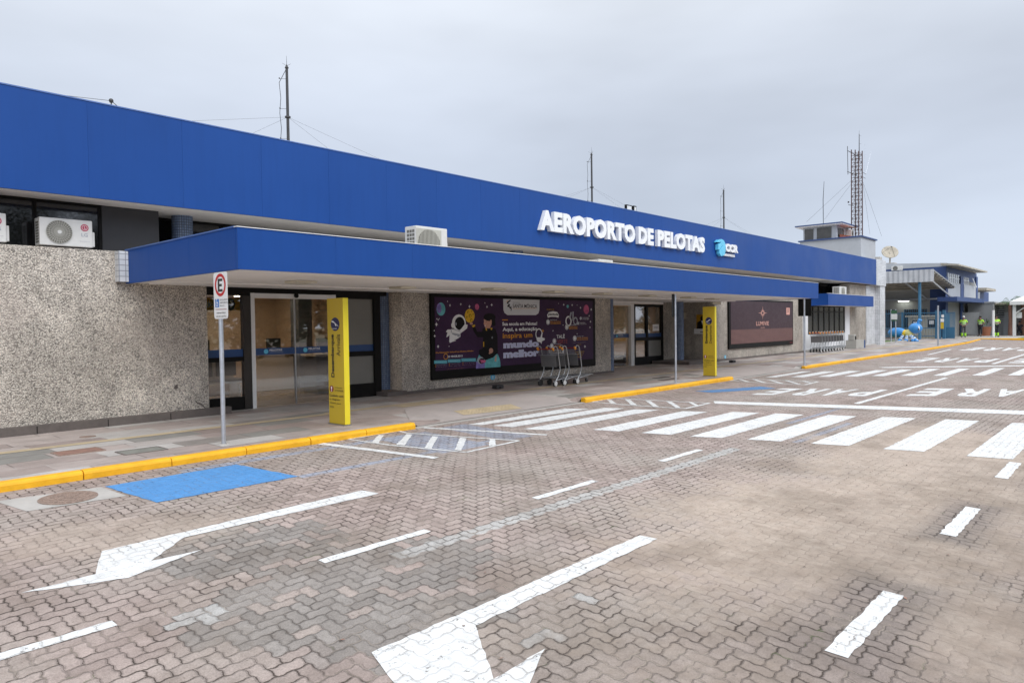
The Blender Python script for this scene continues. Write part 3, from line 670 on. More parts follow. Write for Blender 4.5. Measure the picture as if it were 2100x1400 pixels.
def slabpatch(name, pts, mat, label, cat, rim=None):
    b = MB(); ps = [atZ(*p, .145) for p in pts]; b.poly([(x, y, .1465) for x, y, z in ps][::-1], mat)
    if rim:
        ps2 = [Vector(p) for p in ps]
        for p, q_ in zip(ps2, ps2[1:] + ps2[:1]): b.box(min(p.x, q_.x) - .012, max(p.x, q_.x) + .012, min(p.y, q_.y) - .012, max(p.y, q_.y) + .012, .141, .1485, rim)
    return b.build(name, label=label, cat=cat)
def quadz(x0, x1, y0, y1): return (x0, x1, y0, y1)
def cover(name, x0, x1, y0, y1, mat, rim, label, cat):
    b = MB(); b.box(x0 + .012, x1 - .012, y0 + .012, y1 - .012, .10, .1455, mat)
    for a in ((x0, x1, y0 - .012, y0 + .011), (x0, x1, y1 - .011, y1 + .012), (x0 - .012, x0 + .011, y0 + .011, y1 - .011), (x1 - .011, x1 + .012, y0 + .011, y1 - .011)): b.box(a[0], a[1], a[2], a[3], .10, .1475, rim)
    b.build(name, label=label, cat=cat)
cover("cover_slab", 2.80, 3.34, 10.42, 10.80, 'brownslab', 'castiron', "rusty red-brown inspection cover sunk in the sidewalk", "inspection cover")
cover("cover_slab", 3.37, 3.90, 9.80, 10.16, 'patch', 'plinth', "dark grey-green inspection cover near the yellow kerb", "inspection cover")
cover("cover_slab", 17.9, 18.6, 10.55, 10.75, 'plinth', 'black', "dark drain cover nearer the departures door in front of the round column", "drain cover")
cover("cover_slab", 17.3, 18.2, 10.05, 10.22, 'plinth', 'black', "dark drain cover just behind the second signpost", "drain cover")
b = MB(); x, y, _ = atZ(180, 895); b.cyl((x, y, .13), (x, y, .146), .11, .11, 20, 'castiron'); b.build("floor_drain", label="small round iron drain lid in the sidewalk near the pebble wall", cat="drain lid")

# =================================================================== TERMINAL BUILDING
T = thing("terminal_building", (20, 13.14, .14), "long low airport terminal with blue fascia, pebble-dash walls and wide blue canopy", "building")
def tp(b, name, parent=T, **k): return b.build(name, parent, **k)
b = MB(); b.box(-9, 6.0, 13.14, 13.6, -.1, 3.1, 'agg'); fW = FRONT(13.139)
for pts in (((356, 796), (359, 790), (364, 787), (365, 796), (360, 798)), ((398, 820), (405, 824), (412, 826), (418, 832), (424, 838), (419, 836), (411, 830), (404, 827)), ((150, 765), (153, 763), (155, 767), (151, 768))):
    b.prism([(lambda p: (p[0], p[2]))(atY(px, py, 13.14)) for px, py in pts], fW, .001, .002, 'plinth')
tp(b, "wall", label="long pebble-dash wall left of the arrivals doors")
b = MB(); b.box(-9, 6.35, 12.97, 13.138, .1, .27, 'plinth')
for i in range(12): b.box(-6 + i * 1.02, -6 + i * 1.02 + .012, 12.966, 12.972, .1, .26, 'black')
tp(b, "plinth")
b = MB(); b.box(4.43, 4.585, 12.96, 13.137, 2.57, 3.09, 'walltile'); tp(b, "tiled_block", label="pale mosaic block where the canopy meets the wall")
b = MB(); b.box(10.62, 19.3, 13.14, 13.95, -.1, 2.9, 'agg'); tp(b, "wall", label="pebble-dash wall bay behind the school billboard")
b = MB(); b.box(10.05, 10.62, 12.97, 13.9, .1, .235, 'plinth'); b.box(10.62, 19.3, 13.03, 13.138, .1, .20, 'plinth'); tp(b, "plinth")
b = MB(); b.box(25.1, 26.7, 14.6, 14.9, -.1, 2.9, 'agg'); b.box(26.702, 36.42, 13.14, 14.9, -.1, 3.0, 'agg2'); tp(b, "wall", label="weathered concrete wall around the plum billboard")
b = MB(); b.box(26.72, 36.4, 13.08, 13.138, .1, .22, 'plinth'); b.box(24.2, 26.69, 12.93, 14.59, .1, .25, 'plinth'); tp(b, "plinth")
b = MB()
b.box(36.42, 37.15, 13.14, 13.7, -.1, 3.0, 'white_wall'); b.box(43.08, 43.9, 13.14, 13.7, -.1, 3.0, 'white_wall'); b.box(37.15, 43.08, 13.14, 13.7, -.1, 1.02, 'white_wall'); b.box(37.15, 43.08, 13.14, 13.7, 2.55, 3.0, 'white_wall')
tp(b, "wall", label="white painted wall around the barred window")
b = MB(); b.box(36.44, 43.9, 13.09, 13.138, .1, .24, 'concrete'); tp(b, "plinth")
b = MB(); b.box(43.9, 47.0, 13.14, 13.7, -.1, 3.86, 'agg2'); tp(b, "wall", label="stained concrete wall behind the litter bin")
b = MB(); b.box(47.0, 48.85, 13.1, 13.7, -.1, 3.86, 'walltile'); b.box(48.85, 49.95, 12.80, 13.8, -.1, 5.5, 'walltile'); b.box(47.802, 48.848, 12.74, 13.8, 3.87, 5.5, 'walltile'); b.box(48.848, 49.94, 12.745, 12.798, 3.872, 5.502, 'walltile'); tp(b, "end_pier", label="white mosaic end pier of the terminal")
b = MB(); b.box(43.92, 48.8, 13.02, 13.098, .1, .22, 'concrete'); tp(b, "plinth")
# upper fascia and its panels
b = MB()
xs = [-9.0]; x = 3.95 - 1.5 * 8
while x < 47.8: xs.append(round(x, 3)) if x > -9 else None; x += 1.5
xs.append(47.8); xs = sorted(set(xs))
for x0, x1 in zip(xs, xs[1:]): b.box(x0 + .0015, x1 - .0015, 12.75, 12.8, 3.9, 5.44, 'blue')
b.box(-9, 47.79, 12.754, 12.86, 3.93, 5.43, 'blue')
tp(b, "fascia")
b = MB(); b.box(-9, 47.8, 12.74, 12.9, 5.442, 5.462, 'trimblue'); tp(b, "coping")
b = MB(); b.box(-9, 47.8, 12.862, 14.6, 3.93, 4.05, 'soffit'); tp(b, "soffit", label="pale soffit under the upper fascia")
b = MB(); b.box(-9, 49.9, 12.9, 27, 5.1, 5.25, 'concrete'); tp(b, "roof")
b = MB(); b.box(-9, 49.9, 26.8, 27, 0, 5.1, 'greywall'); b.box(49.7, 49.9, 13.81, 26.8, 0, 5.1, 'greywall'); b.box(-9.2, -9, 13.2, 27, 0, 5.1, 'greywall'); tp(b, "back_wall")
# clerestory
def glazing(name, x0, x1, y, z0, z1, mulls, mat='glassdark', fw=.05, parent=T, label=None, bars=(), fmat='black'):
    fbo = MB()
    for a in [x0] + list(mulls) + [x1]: fbo.box(a - fw / 2, a + fw / 2, y - .035, y + .035, z0, z1, fmat)
    fbo.box(x0, x1, y - .034, y + .034, z1 - fw, z1 + .001, fmat); fbo.box(x0, x1, y - .034, y + .034, z0 - .001, z0 + fw, fmat)
    for z in bars: fbo.box(x0, x1, y - .033, y + .033, z - .02, z + .02, fmat)
    f = fbo.build(name, parent, label=label)
    p = MB(); p.box(x0 + .01, x1 - .01, y - .006, y + .006, z0 + .01, z1 - .01, mat); p.build("pane", f); return f
m1 = atY(70, 430, 13.65)[0]; m2 = atY(204, 450, 13.65)[0]
glazing("clerestory_window", -9, m2, 13.65, 3.1, 3.93, [-7.4, -5.8, -4.2, -2.6, -1, .6, 2.0, m1], label="dark window strip behind the outdoor air conditioner units")
b = MB(); b.box(m2 + .03, 5.36, 13.62, 13.66, 3.1, 3.93, 'deskdark'); b.box(5.3, 5.355, 13.66, 14.4, 3.0, 3.93, 'deskdark'); tp(b, "blind_panel", label="dark blind panel beside the round column")
glazing("clerestory_window", 5.36, 47.0, 14.4, 2.98, 3.93, [5.36 + 1.55 * i for i in range(1, 27)], label="long dark window strip above the canopy")
# main canopy
b = MB()
x0, x1, yf = 4.59, 26.8, 9.1
pan = [x0] + [x0 + .06 + 1.48 * i for i in range(1, 15)] + [x1]
for a, c in zip(pan, pan[1:]): b.box(a + .001, c - .001, yf, yf + .05, 2.545, 3.11, 'blue')
sy_ = [yf + .052, 10.6, 12.1, 13.12]
for a, c in zip(sy_, sy_[1:]): b.box(x0, x0 + .05, a + .002, c - .002, 2.545, 3.11, 'blue'); b.box(x1 - .05, x1, a + .002, c - .002, 2.545, 3.11, 'blue')
b.box(x0 + .05, x1 - .05, yf + .003, yf + .049, 2.547, 3.108, 'blue')
cano = tp(b, "canopy", label="wide blue entrance canopy")
b = MB(); b.box(x0 - .01, x1 + .01, yf - .012, yf + .08, 3.111, 3.122, 'white'); b.box(x0 - .01, x0 + .08, yf + .08, 13.1, 3.112, 3.13, 'trimblue'); b.build("trim", cano)
b = MB(); b.box(x0 + .05, x1 - .05, yf + .05, 13.138, 2.56, 2.62, 'soffit'); b.box(6.0, 10.6, 13.138, 13.7, 2.56, 2.62, 'soffit'); b.box(19.3, 26.69, 13.138, 14.58, 2.56, 2.62, 'soffit')
b.box(x0 + .3, x1 - .4, 12.1, 12.9, 2.535, 2.559, 'soffit'); b.build("soffit", cano)
b = MB(); b.box(x0 + .05, x1 - .05, yf + .05, 14.36, 2.9, 2.975, 'concrete'); b.build("roof_slab", cano)
for i, (px, py) in enumerate(((617, 576), (826, 588), (1012, 591), (1135, 597), (1235, 601), (1328, 605), (1412, 609), (1460, 612))):
    X, Y, _ = atZ(px, py, 2.56)
    b = MB(); b.box(X - .2, X + .2, Y - .2, Y + .2, 2.515, 2.558, 'cream'); b.build("ceiling_fitting", cano, bevel=.008)
# small canopy
b = MB(); b.box(37.2, 45.0, 12.15, 12.2, 2.5, 3.1, 'blue'); b.box(37.2, 37.25, 12.202, 13.138, 2.5, 3.1, 'blue'); b.box(44.95, 45.0, 12.202, 13.138, 2.5, 3.1, 'blue')
sc_ = tp(b, "canopy", label="short blue canopy above the barred window", bevel=.004)
b = MB(); b.box(37.19, 45.01, 12.14, 12.22, 3.102, 3.118, 'white'); b.build("trim", sc_)
b = MB(); b.box(37.25, 44.95, 12.2, 13.138, 2.515, 2.56, 'soffit'); b.build("soffit", sc_)
b = MB(); b.box(37.25, 44.95, 12.2, 13.138, 2.88, 2.95, 'concrete'); b.build("roof_slab", sc_)
# round mosaic columns
def column(x, y, z0, z1, r, label=None):
    me = MB(); me.cyl((0, 0, 0), (0, 0, z1 - z0), r, r, 28, 'coltile', cap=False)
    o = me.build("column", T, smooth=True, label=label)
    for v in o.data.vertices: v.co += Vector(world_loc(T))
    o.location = Vector((x, y, z0)) - world_loc(T); return o
X, Y, _ = atY(374, 470, 13.95); column(X, 13.95, 3.0, 3.93, .19)
column(10.56, 13.78, .14, 2.56, .19); column(19.55, 13.42, .14, 2.56, .19); column(25.45, 14.05, .25, 2.56, .19); X = atY(1062, 515, 14.0)[0]; column(X, 14.05, 2.98, 3.93, .19)
# arrivals front
D1 = 13.45
def frame_piece(pb, x0, x1, z0, z1, y, t=.06, mat='brownframe'): pb.box(x0, x1, y - t / 2, y + t / 2, z0, z1, mat)
E_ = tp(MB().box(6.0, 7.02, D1 - .05, D1 + .05, 2.40, 2.56, 'black').box(7.02, 10.4, D1 - .05, D1 + .05, 2.46, 2.56, 'black').box(6.84, 7.0, D1 - .06, D1 + .06, .14, 2.40, 'brownframe')
        .box(6.0, 6.84, D1 - .045, D1 + .045, .14, .40, 'black').box(6.0, 6.84, D1 - .04, D1 + .04, 1.10, 1.19, 'black').box(6.0, 6.06, D1 - .045, D1 + .045, .4, 2.4, 'black'), "side_light", label="dark framed glazed panel left of the arrivals doors")
MB().box(6.06, 6.84, D1 - .005, D1 + .005, .4, 2.4, 'glass').build("pane", E_)
MB().box(6.06, 6.84, D1 - .012, D1 - .008, 1.19, 1.34, 'bandblue').build("blue_band", E_)
dr = tp(MB().box(7.0, 7.08, D1 - .07, D1 + .07, .14, 2.46, 'white').box(8.90, 8.99, D1 - .07, D1 + .07, .14, 2.46, 'white').box(7.08, 8.90, D1 - .08, D1 + .08, 2.36, 2.455, 'white').ball((8.0, D1 - .1, 2.42), .05, 'black'), "sliding_door", label="glass sliding doors of the arrivals entrance in a white frame")
for a, c, nm in ((7.09, 8.0, 'l'), (8.01, 8.89, 'r')):
    lf = MB().box(a, c, D1 - .005, D1 + .005, .15, 2.35, 'glass').build("door_leaf", dr)
    bb = MB(); bb.box(a, c, D1 - .013, D1 - .008, 1.20, 1.34, 'bandblue'); fr = FRONT(D1 - .014); cx_ = (a + c) / 2 - .15
    bb.ellipse(cx_ - .06, 1.272, .05, .048, fr, 0, .001, 'cyan', 16); bb.text("PELOTAS", fr, cx_ + .02, cx_ + .30, 1.275, 1.315, .001, 'pwhite', .02); bb.text("CCR AEROPORTOS", fr, cx_ + .02, cx_ + .32, 1.238, 1.258, .001, 'pgrey')
    bb.build("blue_band", lf)
MB().box(7.99, 8.015, D1 - .02, D1 + .02, .15, 2.35, 'steel').build("meeting_stile", dr)
sd2 = tp(MB().box(8.99, 9.06, D1 - .05, D1 + .05, .14, 2.46, 'black').box(10.02, 10.2, D1 - .06, D1 + .06, .14, 2.46, 'black').box(9.06, 10.02, D1 - .05, D1 + .05, .14, .45, 'black').box(9.06, 10.02, D1 - .05, D1 + .05, 1.08, 1.19, 'black').box(9.06, 10.02, D1 - .05, D1 + .05, 2.38, 2.46, 'black'), "side_light", label="dark framed panel with grey film right of the arrivals doors")
MB().box(9.06, 10.02, D1 - .005, D1 + .005, .45, 2.38, 'glassfilm').build("pane", sd2)
MB().box(9.06, 10.02, D1 - .012, D1 - .008, 1.19, 1.34, 'bandblue').build("blue_band", sd2)
# departures front
D2 = 14.6
d2 = tp(MB().box(22.70, 22.92, D2 - .07, D2 + .07, .14, 2.46, 'white').box(19.35, 22.70, D2 - .07, D2 + .07, 2.40, 2.47, 'white').box(19.3, 25.1, D2 - .06, D2 + .06, 2.472, 2.558, 'soffit'), "sliding_door", label="open glass sliding door of the departures entrance")
lf = MB().box(20.3, 21.5, D2 - .005, D2 + .005, .16, 2.38, 'glass').build("door_leaf", d2); MB().box(20.3, 21.5, D2 - .013, D2 - .008, 1.20, 1.35, 'bandblue').build("blue_band", lf)
lf = MB().box(21.5, 22.7, D2 + .04, D2 + .05, .16, 2.38, 'glassclear').build("door_leaf", d2)
bb = MB().box(21.5, 22.7, D2 + .032, D2 + .037, 1.20, 1.35, 'bandblue'); fr = FRONT(D2 + .031); bb.text("PELOTAS", fr, 22.0, 22.3, 1.27, 1.32, 0, 'pwhite', .02); bb.text("CCR AEROPORTOS", fr, 22.0, 22.32, 1.225, 1.25, 0, 'pgrey'); bb.ellipse(21.9, 1.272, .06, .045, fr, 0, .001, 'cyan', 12); bb.build("blue_band", lf)
fr_ = MB()
for a in (22.93, 23.84, 24.98): fr_.box(a, a + .12, D2 - .05, D2 + .05, .14, 2.46, 'black')
for z0, z1 in ((.14, .44), (1.06, 1.19), (2.37, 2.46)): fr_.box(23.05, 24.98, D2 - .048, D2 + .048, z0, z1, 'black')
sl2 = tp(fr_, "side_light", label="black framed glazed screen right of the departures doors")
MB().box(23.05, 23.84, D2 - .005, D2 + .005, .44, 2.37, 'glassclear').box(23.96, 24.98, D2 - .005, D2 + .005, 1.19, 2.37, 'glassclear').build("pane", sl2)
MB().box(23.96, 24.98, D2 - .006, D2 + .006, .44, 1.06, 'glassfilm').build("frosted_pane", sl2)
MB().box(23.05, 24.98, D2 - .012, D2 - .008, 1.19, 1.34, 'bandblue').build("blue_band", sl2)
bb = MB().box(24.35, 24.82, D2 - .014, D2 - .009, 1.42, 1.68, 'pwhite'); bb.text("AVISO", FRONT(D2 - .015), 24.42, 24.75, 1.52, 1.6, 0, 'pgrey', .02); bb.build("paper_notice", sl2)
# barred window in white wall
wf = glazing("window", 37.15, 43.08, 13.2, 1.02, 2.55, [37.15 + 5.93 * i / 7 for i in (1, 2, 3, 4, 5, 6)], mat='glassgrey', fw=.09, bars=(2.2,), label="wide dark barred window in the white wall")
gb = MB()
for i in range(15): gb.box(37.3 + i * .4, 37.33 + i * .4, 13.22, 13.235, 1.1, 2.5, 'brownframe')
gb.build("grille", wf)
# interior shell (lit hall behind the glass)
b = MB(); b.box(5.9, 36.3, 13.61, 26.7, .06, .135, 'floorin'); tp(b, "hall_floor")
b = MB(); b.box(5.9, 36.3, 19.0, 19.2, .135, 2.85, 'tan'); b.box(10.7, 10.85, 14.0, 19, .135, 2.85, 'tan'); b.box(19.1, 19.25, 14.0, 19, .135, 2.85, 'tan'); b.box(5.7, 5.9, 13.61, 19, .135, 2.85, 'tan'); b.box(26.75, 26.9, 14.92, 19, .135, 2.85, 'tan'); tp(b, "hall_wall")
b = MB(); b.box(5.9, 26.7, 14.65, 19.0, 2.62, 2.7, 'ceilin'); b.box(5.9, 10.6, 13.71, 14.649, 2.62, 2.7, 'ceilin'); tp(b, "hall_ceiling")
for x, y in ((7.2, 15.4), (9.0, 15.4), (7.2, 17.6), (9.2, 17.6), (21.5, 16.2), (24.0, 16.2), (22, 18.2), (25, 18)):
    b = MB(); b.box(x - .3, x + .3, y - .3, y + .3, 2.585, 2.615, 'lit'); tp(b, "ceiling_light")
b = MB(); b.box(8.0, 8.95, 18.94, 18.99, .14, 2.2, 'tan2'); b.box(7.9, 8.0, 18.92, 18.99, .14, 2.3, 'white'); b.box(8.95, 9.05, 18.92, 18.99, .14, 2.3, 'white'); b.box(8.0, 8.95, 18.92, 18.99, 2.2, 2.3, 'white'); b.box(8.3, 8.65, 18.93, 18.938, 1.55, 1.62, 'darkred'); tp(b, "inner_door")
tp(MB().box(10.0, 10.4, 16.6, 17.0, .135, 2.62, 'greycol'), "inner_column"); tp(MB().box(24.3, 25.0, 17.2, 17.7, .135, 2.62, 'greycol'), "inner_column")
hs = thing("hanging_sign", (6.6, 14.3, 1.95), "yellow hanging direction sign with a round arrow inside the arrivals hall", "direction sign")
X0 = atY(405, 630, 14.3)[0]; X1, _, Z1 = atY(492, 612, 14.3); Z0 = atY(492, 636, 14.3)[2]
b = MB(); b.box(6.1, X1, 14.3, 14.36, Z0, Z1, 'pyellow'); fr = FRONT(14.297); Zm = (Z0 + Z1) / 2
b.text("Check-in", fr, 6.28, 6.74, Zm - .07, Zm + .09, 0, 'ink', .01); xa = X1 - .22; b.ellipse(xa, Zm, .11, .13, fr, 0, .002, 'ink', 20)
b.prism([(xa - .08, Zm - .012), (xa + .03, Zm - .012), (xa - .01, Zm - .06), (xa + .02, Zm - .07), (xa + .09, Zm), (xa + .02, Zm + .07), (xa - .01, Zm + .06), (xa + .03, Zm + .012), (xa - .08, Zm + .012)], fr, .003, .004, 'cream'); b.build("panel", hs)
for hx in (6.3, 6.75): MB().cyl((hx, 14.33, Z1), (hx, 14.33, 2.62), .01, mat='steel', n=6).build("hanger", hs)
def desk(x, y, w_, label, mat='deskgrey'):
    t = thing("counter", (x, y, .14), label, "counter")
    MB().box(x - w_ / 2, x + w_ / 2, y - .3, y + .3, .14, 1.05, mat).build("body", t, bevel=.01); MB().box(x - w_ / 2 - .04, x + w_ / 2 + .04, y - .36, y + .34, 1.05, 1.10, 'tan2').build("top", t)
    MB().box(x - .2, x + .2, y - .02, y + .01, 1.2, 1.48, 'deskdark').box(x - .03, x + .03, y - .02, y + .02, 1.1, 1.2, 'deskdark').build("monitor", t)
def seats(x, y, n, label):
    t = thing("seat_row", (x, y, .14), label, "seats")
    for i in range(n):
        MB().box(x + i * .56, x + i * .56 + .48, y - .2, y + .25, .56, .61, 'deskdark').build("seat", t, bevel=.02); MB().box(x + i * .56, x + i * .56 + .48, y + .25, y + .30, .66, 1.02, 'deskdark').build("backrest", t, bevel=.02)
    MB().box(x, x + n * .56 - .08, y - .02, y + .03, .50, .55, 'alu').build("beam", t)
    for xx in (x + .2, x + n * .56 - .28): MB().box(xx, xx + .05, y - .22, y + .22, .14, .5, 'alu').build("leg", t)
seats(6.3, 15.6, 3, "row of three dark lobby seats behind the left glazed panel"); seats(20.2, 16.8, 4, "row of four dark lobby seats in the departures hall")
desk(7.6, 17.0, 1.3, "grey check-in counter behind the left leaf of the arrivals doors"); desk(9.6, 17.2, 1.3, "pale check-in counter seen between the right door leaf and the yellow arrivals sign", 'tan2'); desk(9.9, 15.3, .8, "low dark counter behind the filmed side panel", 'deskdark')
b = MB(); X, Y, Z = atY(1310, 690, 18.8); b.box(X - .45, X + .45, 18.7, 18.99, .6, 1.45, 'red'); b.build("hose_cabinet", label="red fire hose cabinet inside the departures hall", cat="fire cabinet")
for i, px in enumerate((1303.5, 1310.5)):
    X, Y, Z = atY(px, 666, 18.95); MB().box(X - .1, X + .1, 18.94, 18.99, Z - .13, Z + .13, 'red').build("fire_notice", label=("left" if i == 0 else "right") + " of the two small red fire notices in the departures hall", cat="notice", group="fire notices")
b = MB(); b.box(22.55, 22.68, 14.75, 15.3, .14, .55, 'deskdark'); b.cyl((22.6, 14.75, .14), (22.6, 14.75, .6), .02, mat='black', n=6); b.cyl((22.6, 15.25, .14), (22.6, 15.25, .6), .02, mat='black', n=6); b.build("door_stand", label="small black stand just inside the open departures door", cat="stand")

# =================================================================== SIGN LETTERING
FS = FRONT(12.748)
sg = thing("airport_lettering", (20, 12.74, 4.4), "big white raised AEROPORTO DE PELOTAS lettering on the blue fascia", "lettering")
LXp = lambda px, py: atY(px, py, 12.62)[0]
Zl0, Zl1 = atY(1120, 473, 12.62)[2], atY(1128, 432, 12.62)[2]
b = MB(); b.text("AEROPORTO", FS, LXp(1108.6, 470), LXp(1303, 485), Zl0, Zl1, .066, 'sign_white', .052, .062, sp=1.10)
b2 = MB(); b2.text("DE", FS, LXp(1310, 500), LXp(1341, 500), Zl0, Zl1 - .01, .066, 'sign_white', .052, .062, sp=1.10)
b3 = MB(); b3.text("PELOTAS", FS, LXp(1349.5, 500), LXp(1445.7, 500), Zl0, Zl1, .066, 'sign_white', .052, .062, sp=1.10)
def islands(mb):
    par = list(range(len(mb.v)))
    def fd(a):
        while par[a] != a: par[a] = par[par[a]]; a = par[a]
        return a
    key = {}
    for i, v in enumerate(mb.v):
        k = (round(v[0], 4), round(v[2], 4)); 
        if k in key: par[fd(i)] = fd(key[k])
        key[k] = i
    for f in mb.f:
        for q in f[1:]: par[fd(q)] = fd(f[0])
    gr = {}
    for f in mb.f: gr.setdefault(fd(f[0]), []).append(f)
    return list(gr.values())
for bb in (b, b2, b3):
    for fl in sorted(islands(bb), key=lambda fl: min(bb.v[i][0] for f in fl for i in f)):
        ids = sorted({i for f in fl for i in f}); mp_ = {k: n for n, k in enumerate(ids)}
        o = MB(); o.add([bb.v[i] for i in ids], [tuple(mp_[i] for i in f) for f in fl], 'sign_white'); o.build("letter", sg)
lg = thing("company_logo", (27.2, 12.74, 4.4), "cyan swirl emblem with white CCR AEROPORTOS letters on the blue fascia", "logo")
def logo_uv(pts, sc_x=23.34, ox=1450, oy=480): return [(lambda p: (p[0], p[2]))(atY(ox + x / sc_x, oy + y / sc_x, 12.6)) for x, y in pts]
b = MB()
b.prism(logo_uv([(480, 380), (560, 270), (700, 240), (800, 300), (860, 420), (890, 600), (880, 800), (860, 960), (760, 1050), (700, 700), (740, 560), (640, 400), (700, 360), (590, 390)]), FS, .02, .15, 'cyan')
b.prism(logo_uv([(540, 480), (690, 400), (740, 540), (600, 740), (540, 750)]), FS, .02, .148, 'cyan')
b.prism(logo_uv([(600, 780), (740, 590), (760, 700), (740, 1050), (690, 1050), (600, 930)]), FS, .02, .146, 'cyan'); b.build("emblem", lg)
e0 = logo_uv([(900, 830), (1500, 830), (900, 420), (900, 1050), (1400, 1050), (900, 920)])
MB().text("CCR", FS, e0[0][0], e0[1][0], e0[0][1] - .0, e0[0][1] + .32, .10, 'sign_white', .06, .05).build("letters", lg)
MB().text("AEROPORTOS", FS, e0[0][0], e0[4][0], e0[0][1] - .17, e0[0][1] - .07, .06, 'sign_white', .03, .03).build("small_letters", lg)

# =================================================================== BILLBOARD 1 (school)
bb1 = thing("billboard", (14.9, 13.1, .42), "long dark purple school billboard with astronaut, seated child and white slogan", "billboard")
b = MB(); b.box(11.49, 18.34, 13.06, 13.137, .42, 2.535, 'black'); b.build("backboard", bb1, bevel=.006)
PY = 13.052; FP = FRONT(PY)
def zoomA(x, y): p = atY(780 + x / 4.2, 560 + y / 4.2, PY); return (p[0], p[2])        # from the general view
def zoomB(x, y): p = atY(880 + x / 8.75, 600 + y / 8.75, PY); return (p[0], p[2])
def zoomC(x, y): p = atY(1020 + x / 8.75, 600 + y / 8.75, PY); return (p[0], p[2])
pr = MB()
pr.box(11.60, 18.20, 13.052, 13.059, .64, 2.455, 'purple')
def blob(z, x, y, rx, ry, mat, w_, n=24):
    c = z(x, y); ex = z(x + rx, y); ez = z(x, y - ry); pr.ellipse(c[0], c[1], abs(ex[0] - c[0]), abs(ez[1] - c[1]), FP, w_, w_, mat, n)
def shape(z, pts, mat, w_): pr.prism([z(*p) for p in pts], FP, w_, w_, mat)
def txt(z, s, x0, y0, x1, y1, mat, w_=.004, bold=.01, up=None):
    a = z(x0, y1); c = z(x1, y0); pr.text(s, FP, a[0], c[0], min(a[1], c[1]), max(a[1], c[1]), w_, mat, bold)
def star(z, x, y, r, mat='pwhite', w_=.002):
    shape(z, [(x, y - r * 1.4), (x + r * .3, y - r * .3), (x + r, y), (x + r * .3, y + r * .3), (x, y + r * 1.4), (x - r * .3, y + r * .3), (x - r, y), (x - r * .3, y - r * .3)], mat, w_)
blob(zoomB, 212, 295, 78, 118, 'pteal', .001); blob(zoomB, 180, 280, 44, 90, 'pviolet', .0015); blob(zoomB, 858, 255, 37, 55, 'ppink', .001); blob(zoomC, 1595, 300, 48, 85, 'ppink', .001); blob(zoomC, 1262, 246, 20, 30, 'pteal', .001)
for x, y, r in ((330, 157, 12), (373, 227, 20), (567, 208, 18), (723, 248, 22), (1000, 186, 12), (1038, 254, 18), (1122, 218, 22), (138, 470, 14), (180, 466, 10), (162, 487, 14), (130, 568, 30), (92, 680, 14), (100, 776, 22), (160, 965, 24), (358, 962, 10), (1140, 425, 12)): star(zoomB, x, y, r)
for x, y, r in ((1097, 195, 10), (1190, 216, 18), (1340, 222, 18), (1430, 226, 9), (1490, 270, 16), (1683, 302, 18), (1647, 415, 14), (1670, 519, 16), (1660, 622, 15), (997, 683, 13), (1430, 738, 10), (1570, 965, 22), (1178, 580, 10)): star(zoomC, x, y, r)
# moon
blob(zoomB, 728, 415, 88, 124, 'pyellow', .002)
for x, y, r in ((700, 350, 20), (762, 335, 12), (735, 415, 26), (675, 445, 20), (792, 390, 14), (755, 492, 22)): blob(zoomB, x, y, r, r * 1.3, 'pcrater', .003, 14); blob(zoomB, x + 4, y + 5, r * .55, r * .8, 'pyellow', .0035, 12)
# astronaut
blob(zoomB, 535, 540, 122, 150, 'pwhite', .002); blob(zoomB, 548, 552, 88, 118, 'phair', .003); blob(zoomB, 480, 560, 12, 32, 'pgrey', .0035, 10); blob(zoomB, 425, 585, 30, 50, 'pwhite', .0035)
shape(zoomB, [(400, 650), (560, 690), (560, 790), (500, 830), (420, 860), (360, 870), (365, 760), (330, 790), (305, 800), (330, 710)], 'pwhite', .0032)
shape(zoomB, [(400, 660), (330, 660), (300, 700), (330, 720), (400, 715)], 'pwhite', .0034); shape(zoomB, [(545, 680), (580, 640), (640, 560), (690, 580), (680, 640), (630, 680), (560, 730)], 'pwhite', .0034)
shape(zoomB, [(355, 860), (420, 850), (480, 850), (480, 862), (420, 880), (400, 890), (370, 900)], 'pwhite', .0034); shape(zoomB, [(410, 720), (550, 745), (550, 760), (470, 770), (410, 740)], 'pgrey', .0038); shape(zoomB, [(500, 745), (552, 745), (545, 795), (505, 790)], 'pgrey', .004)
shape(zoomB, [(390, 660), (400, 660), (405, 720), (395, 720)], 'pgrey', .004); shape(zoomB, [(425, 640), (560, 690), (556, 700), (425, 655)], 'pgrey', .004)
# ground planet
shape(zoomB, [(840, 1360), (850, 1230), (900, 1100), (1000, 1130), (1230, 1100), (1265, 1180), (1278, 1260), (1278, 1330)], 'pteal', .002); shape(zoomB, [(840, 1360), (845, 1240), (900, 1230), (1000, 1250), (1000, 1350)], 'pviolet', .0025)
# child, dark clothes, cross-legged
shape(zoomB, [(960, 640), (1010, 630), (1090, 640), (1190, 650), (1225, 760), (1230, 1000), (1235, 1070), (1150, 1160), (1010, 1210), (900, 1120), (890, 1030), (960, 1000), (970, 800), (870, 800), (800, 700), (770, 610), (820, 600), (860, 700), (950, 700)], 'phair', .003)
shape(zoomB, [(980, 480), (1040, 470), (1120, 500), (1120, 560), (1090, 640), (1010, 640), (990, 590), (978, 560), (985, 520)], 'pskin', .0034); blob(zoomB, 1085, 440, 108, 70, 'phair', .0036); shape(zoomB, [(1095, 450), (1180, 460), (1190, 590), (1140, 600), (1105, 500)], 'phair', .0037)
blob(zoomB, 1108, 520, 15, 36, 'pskin', .004, 10); blob(zoomB, 1022, 520, 7, 6, 'phair', .004, 8); shape(zoomB, [(985, 590), (1015, 582), (1010, 600)], 'pwhite', .0042)
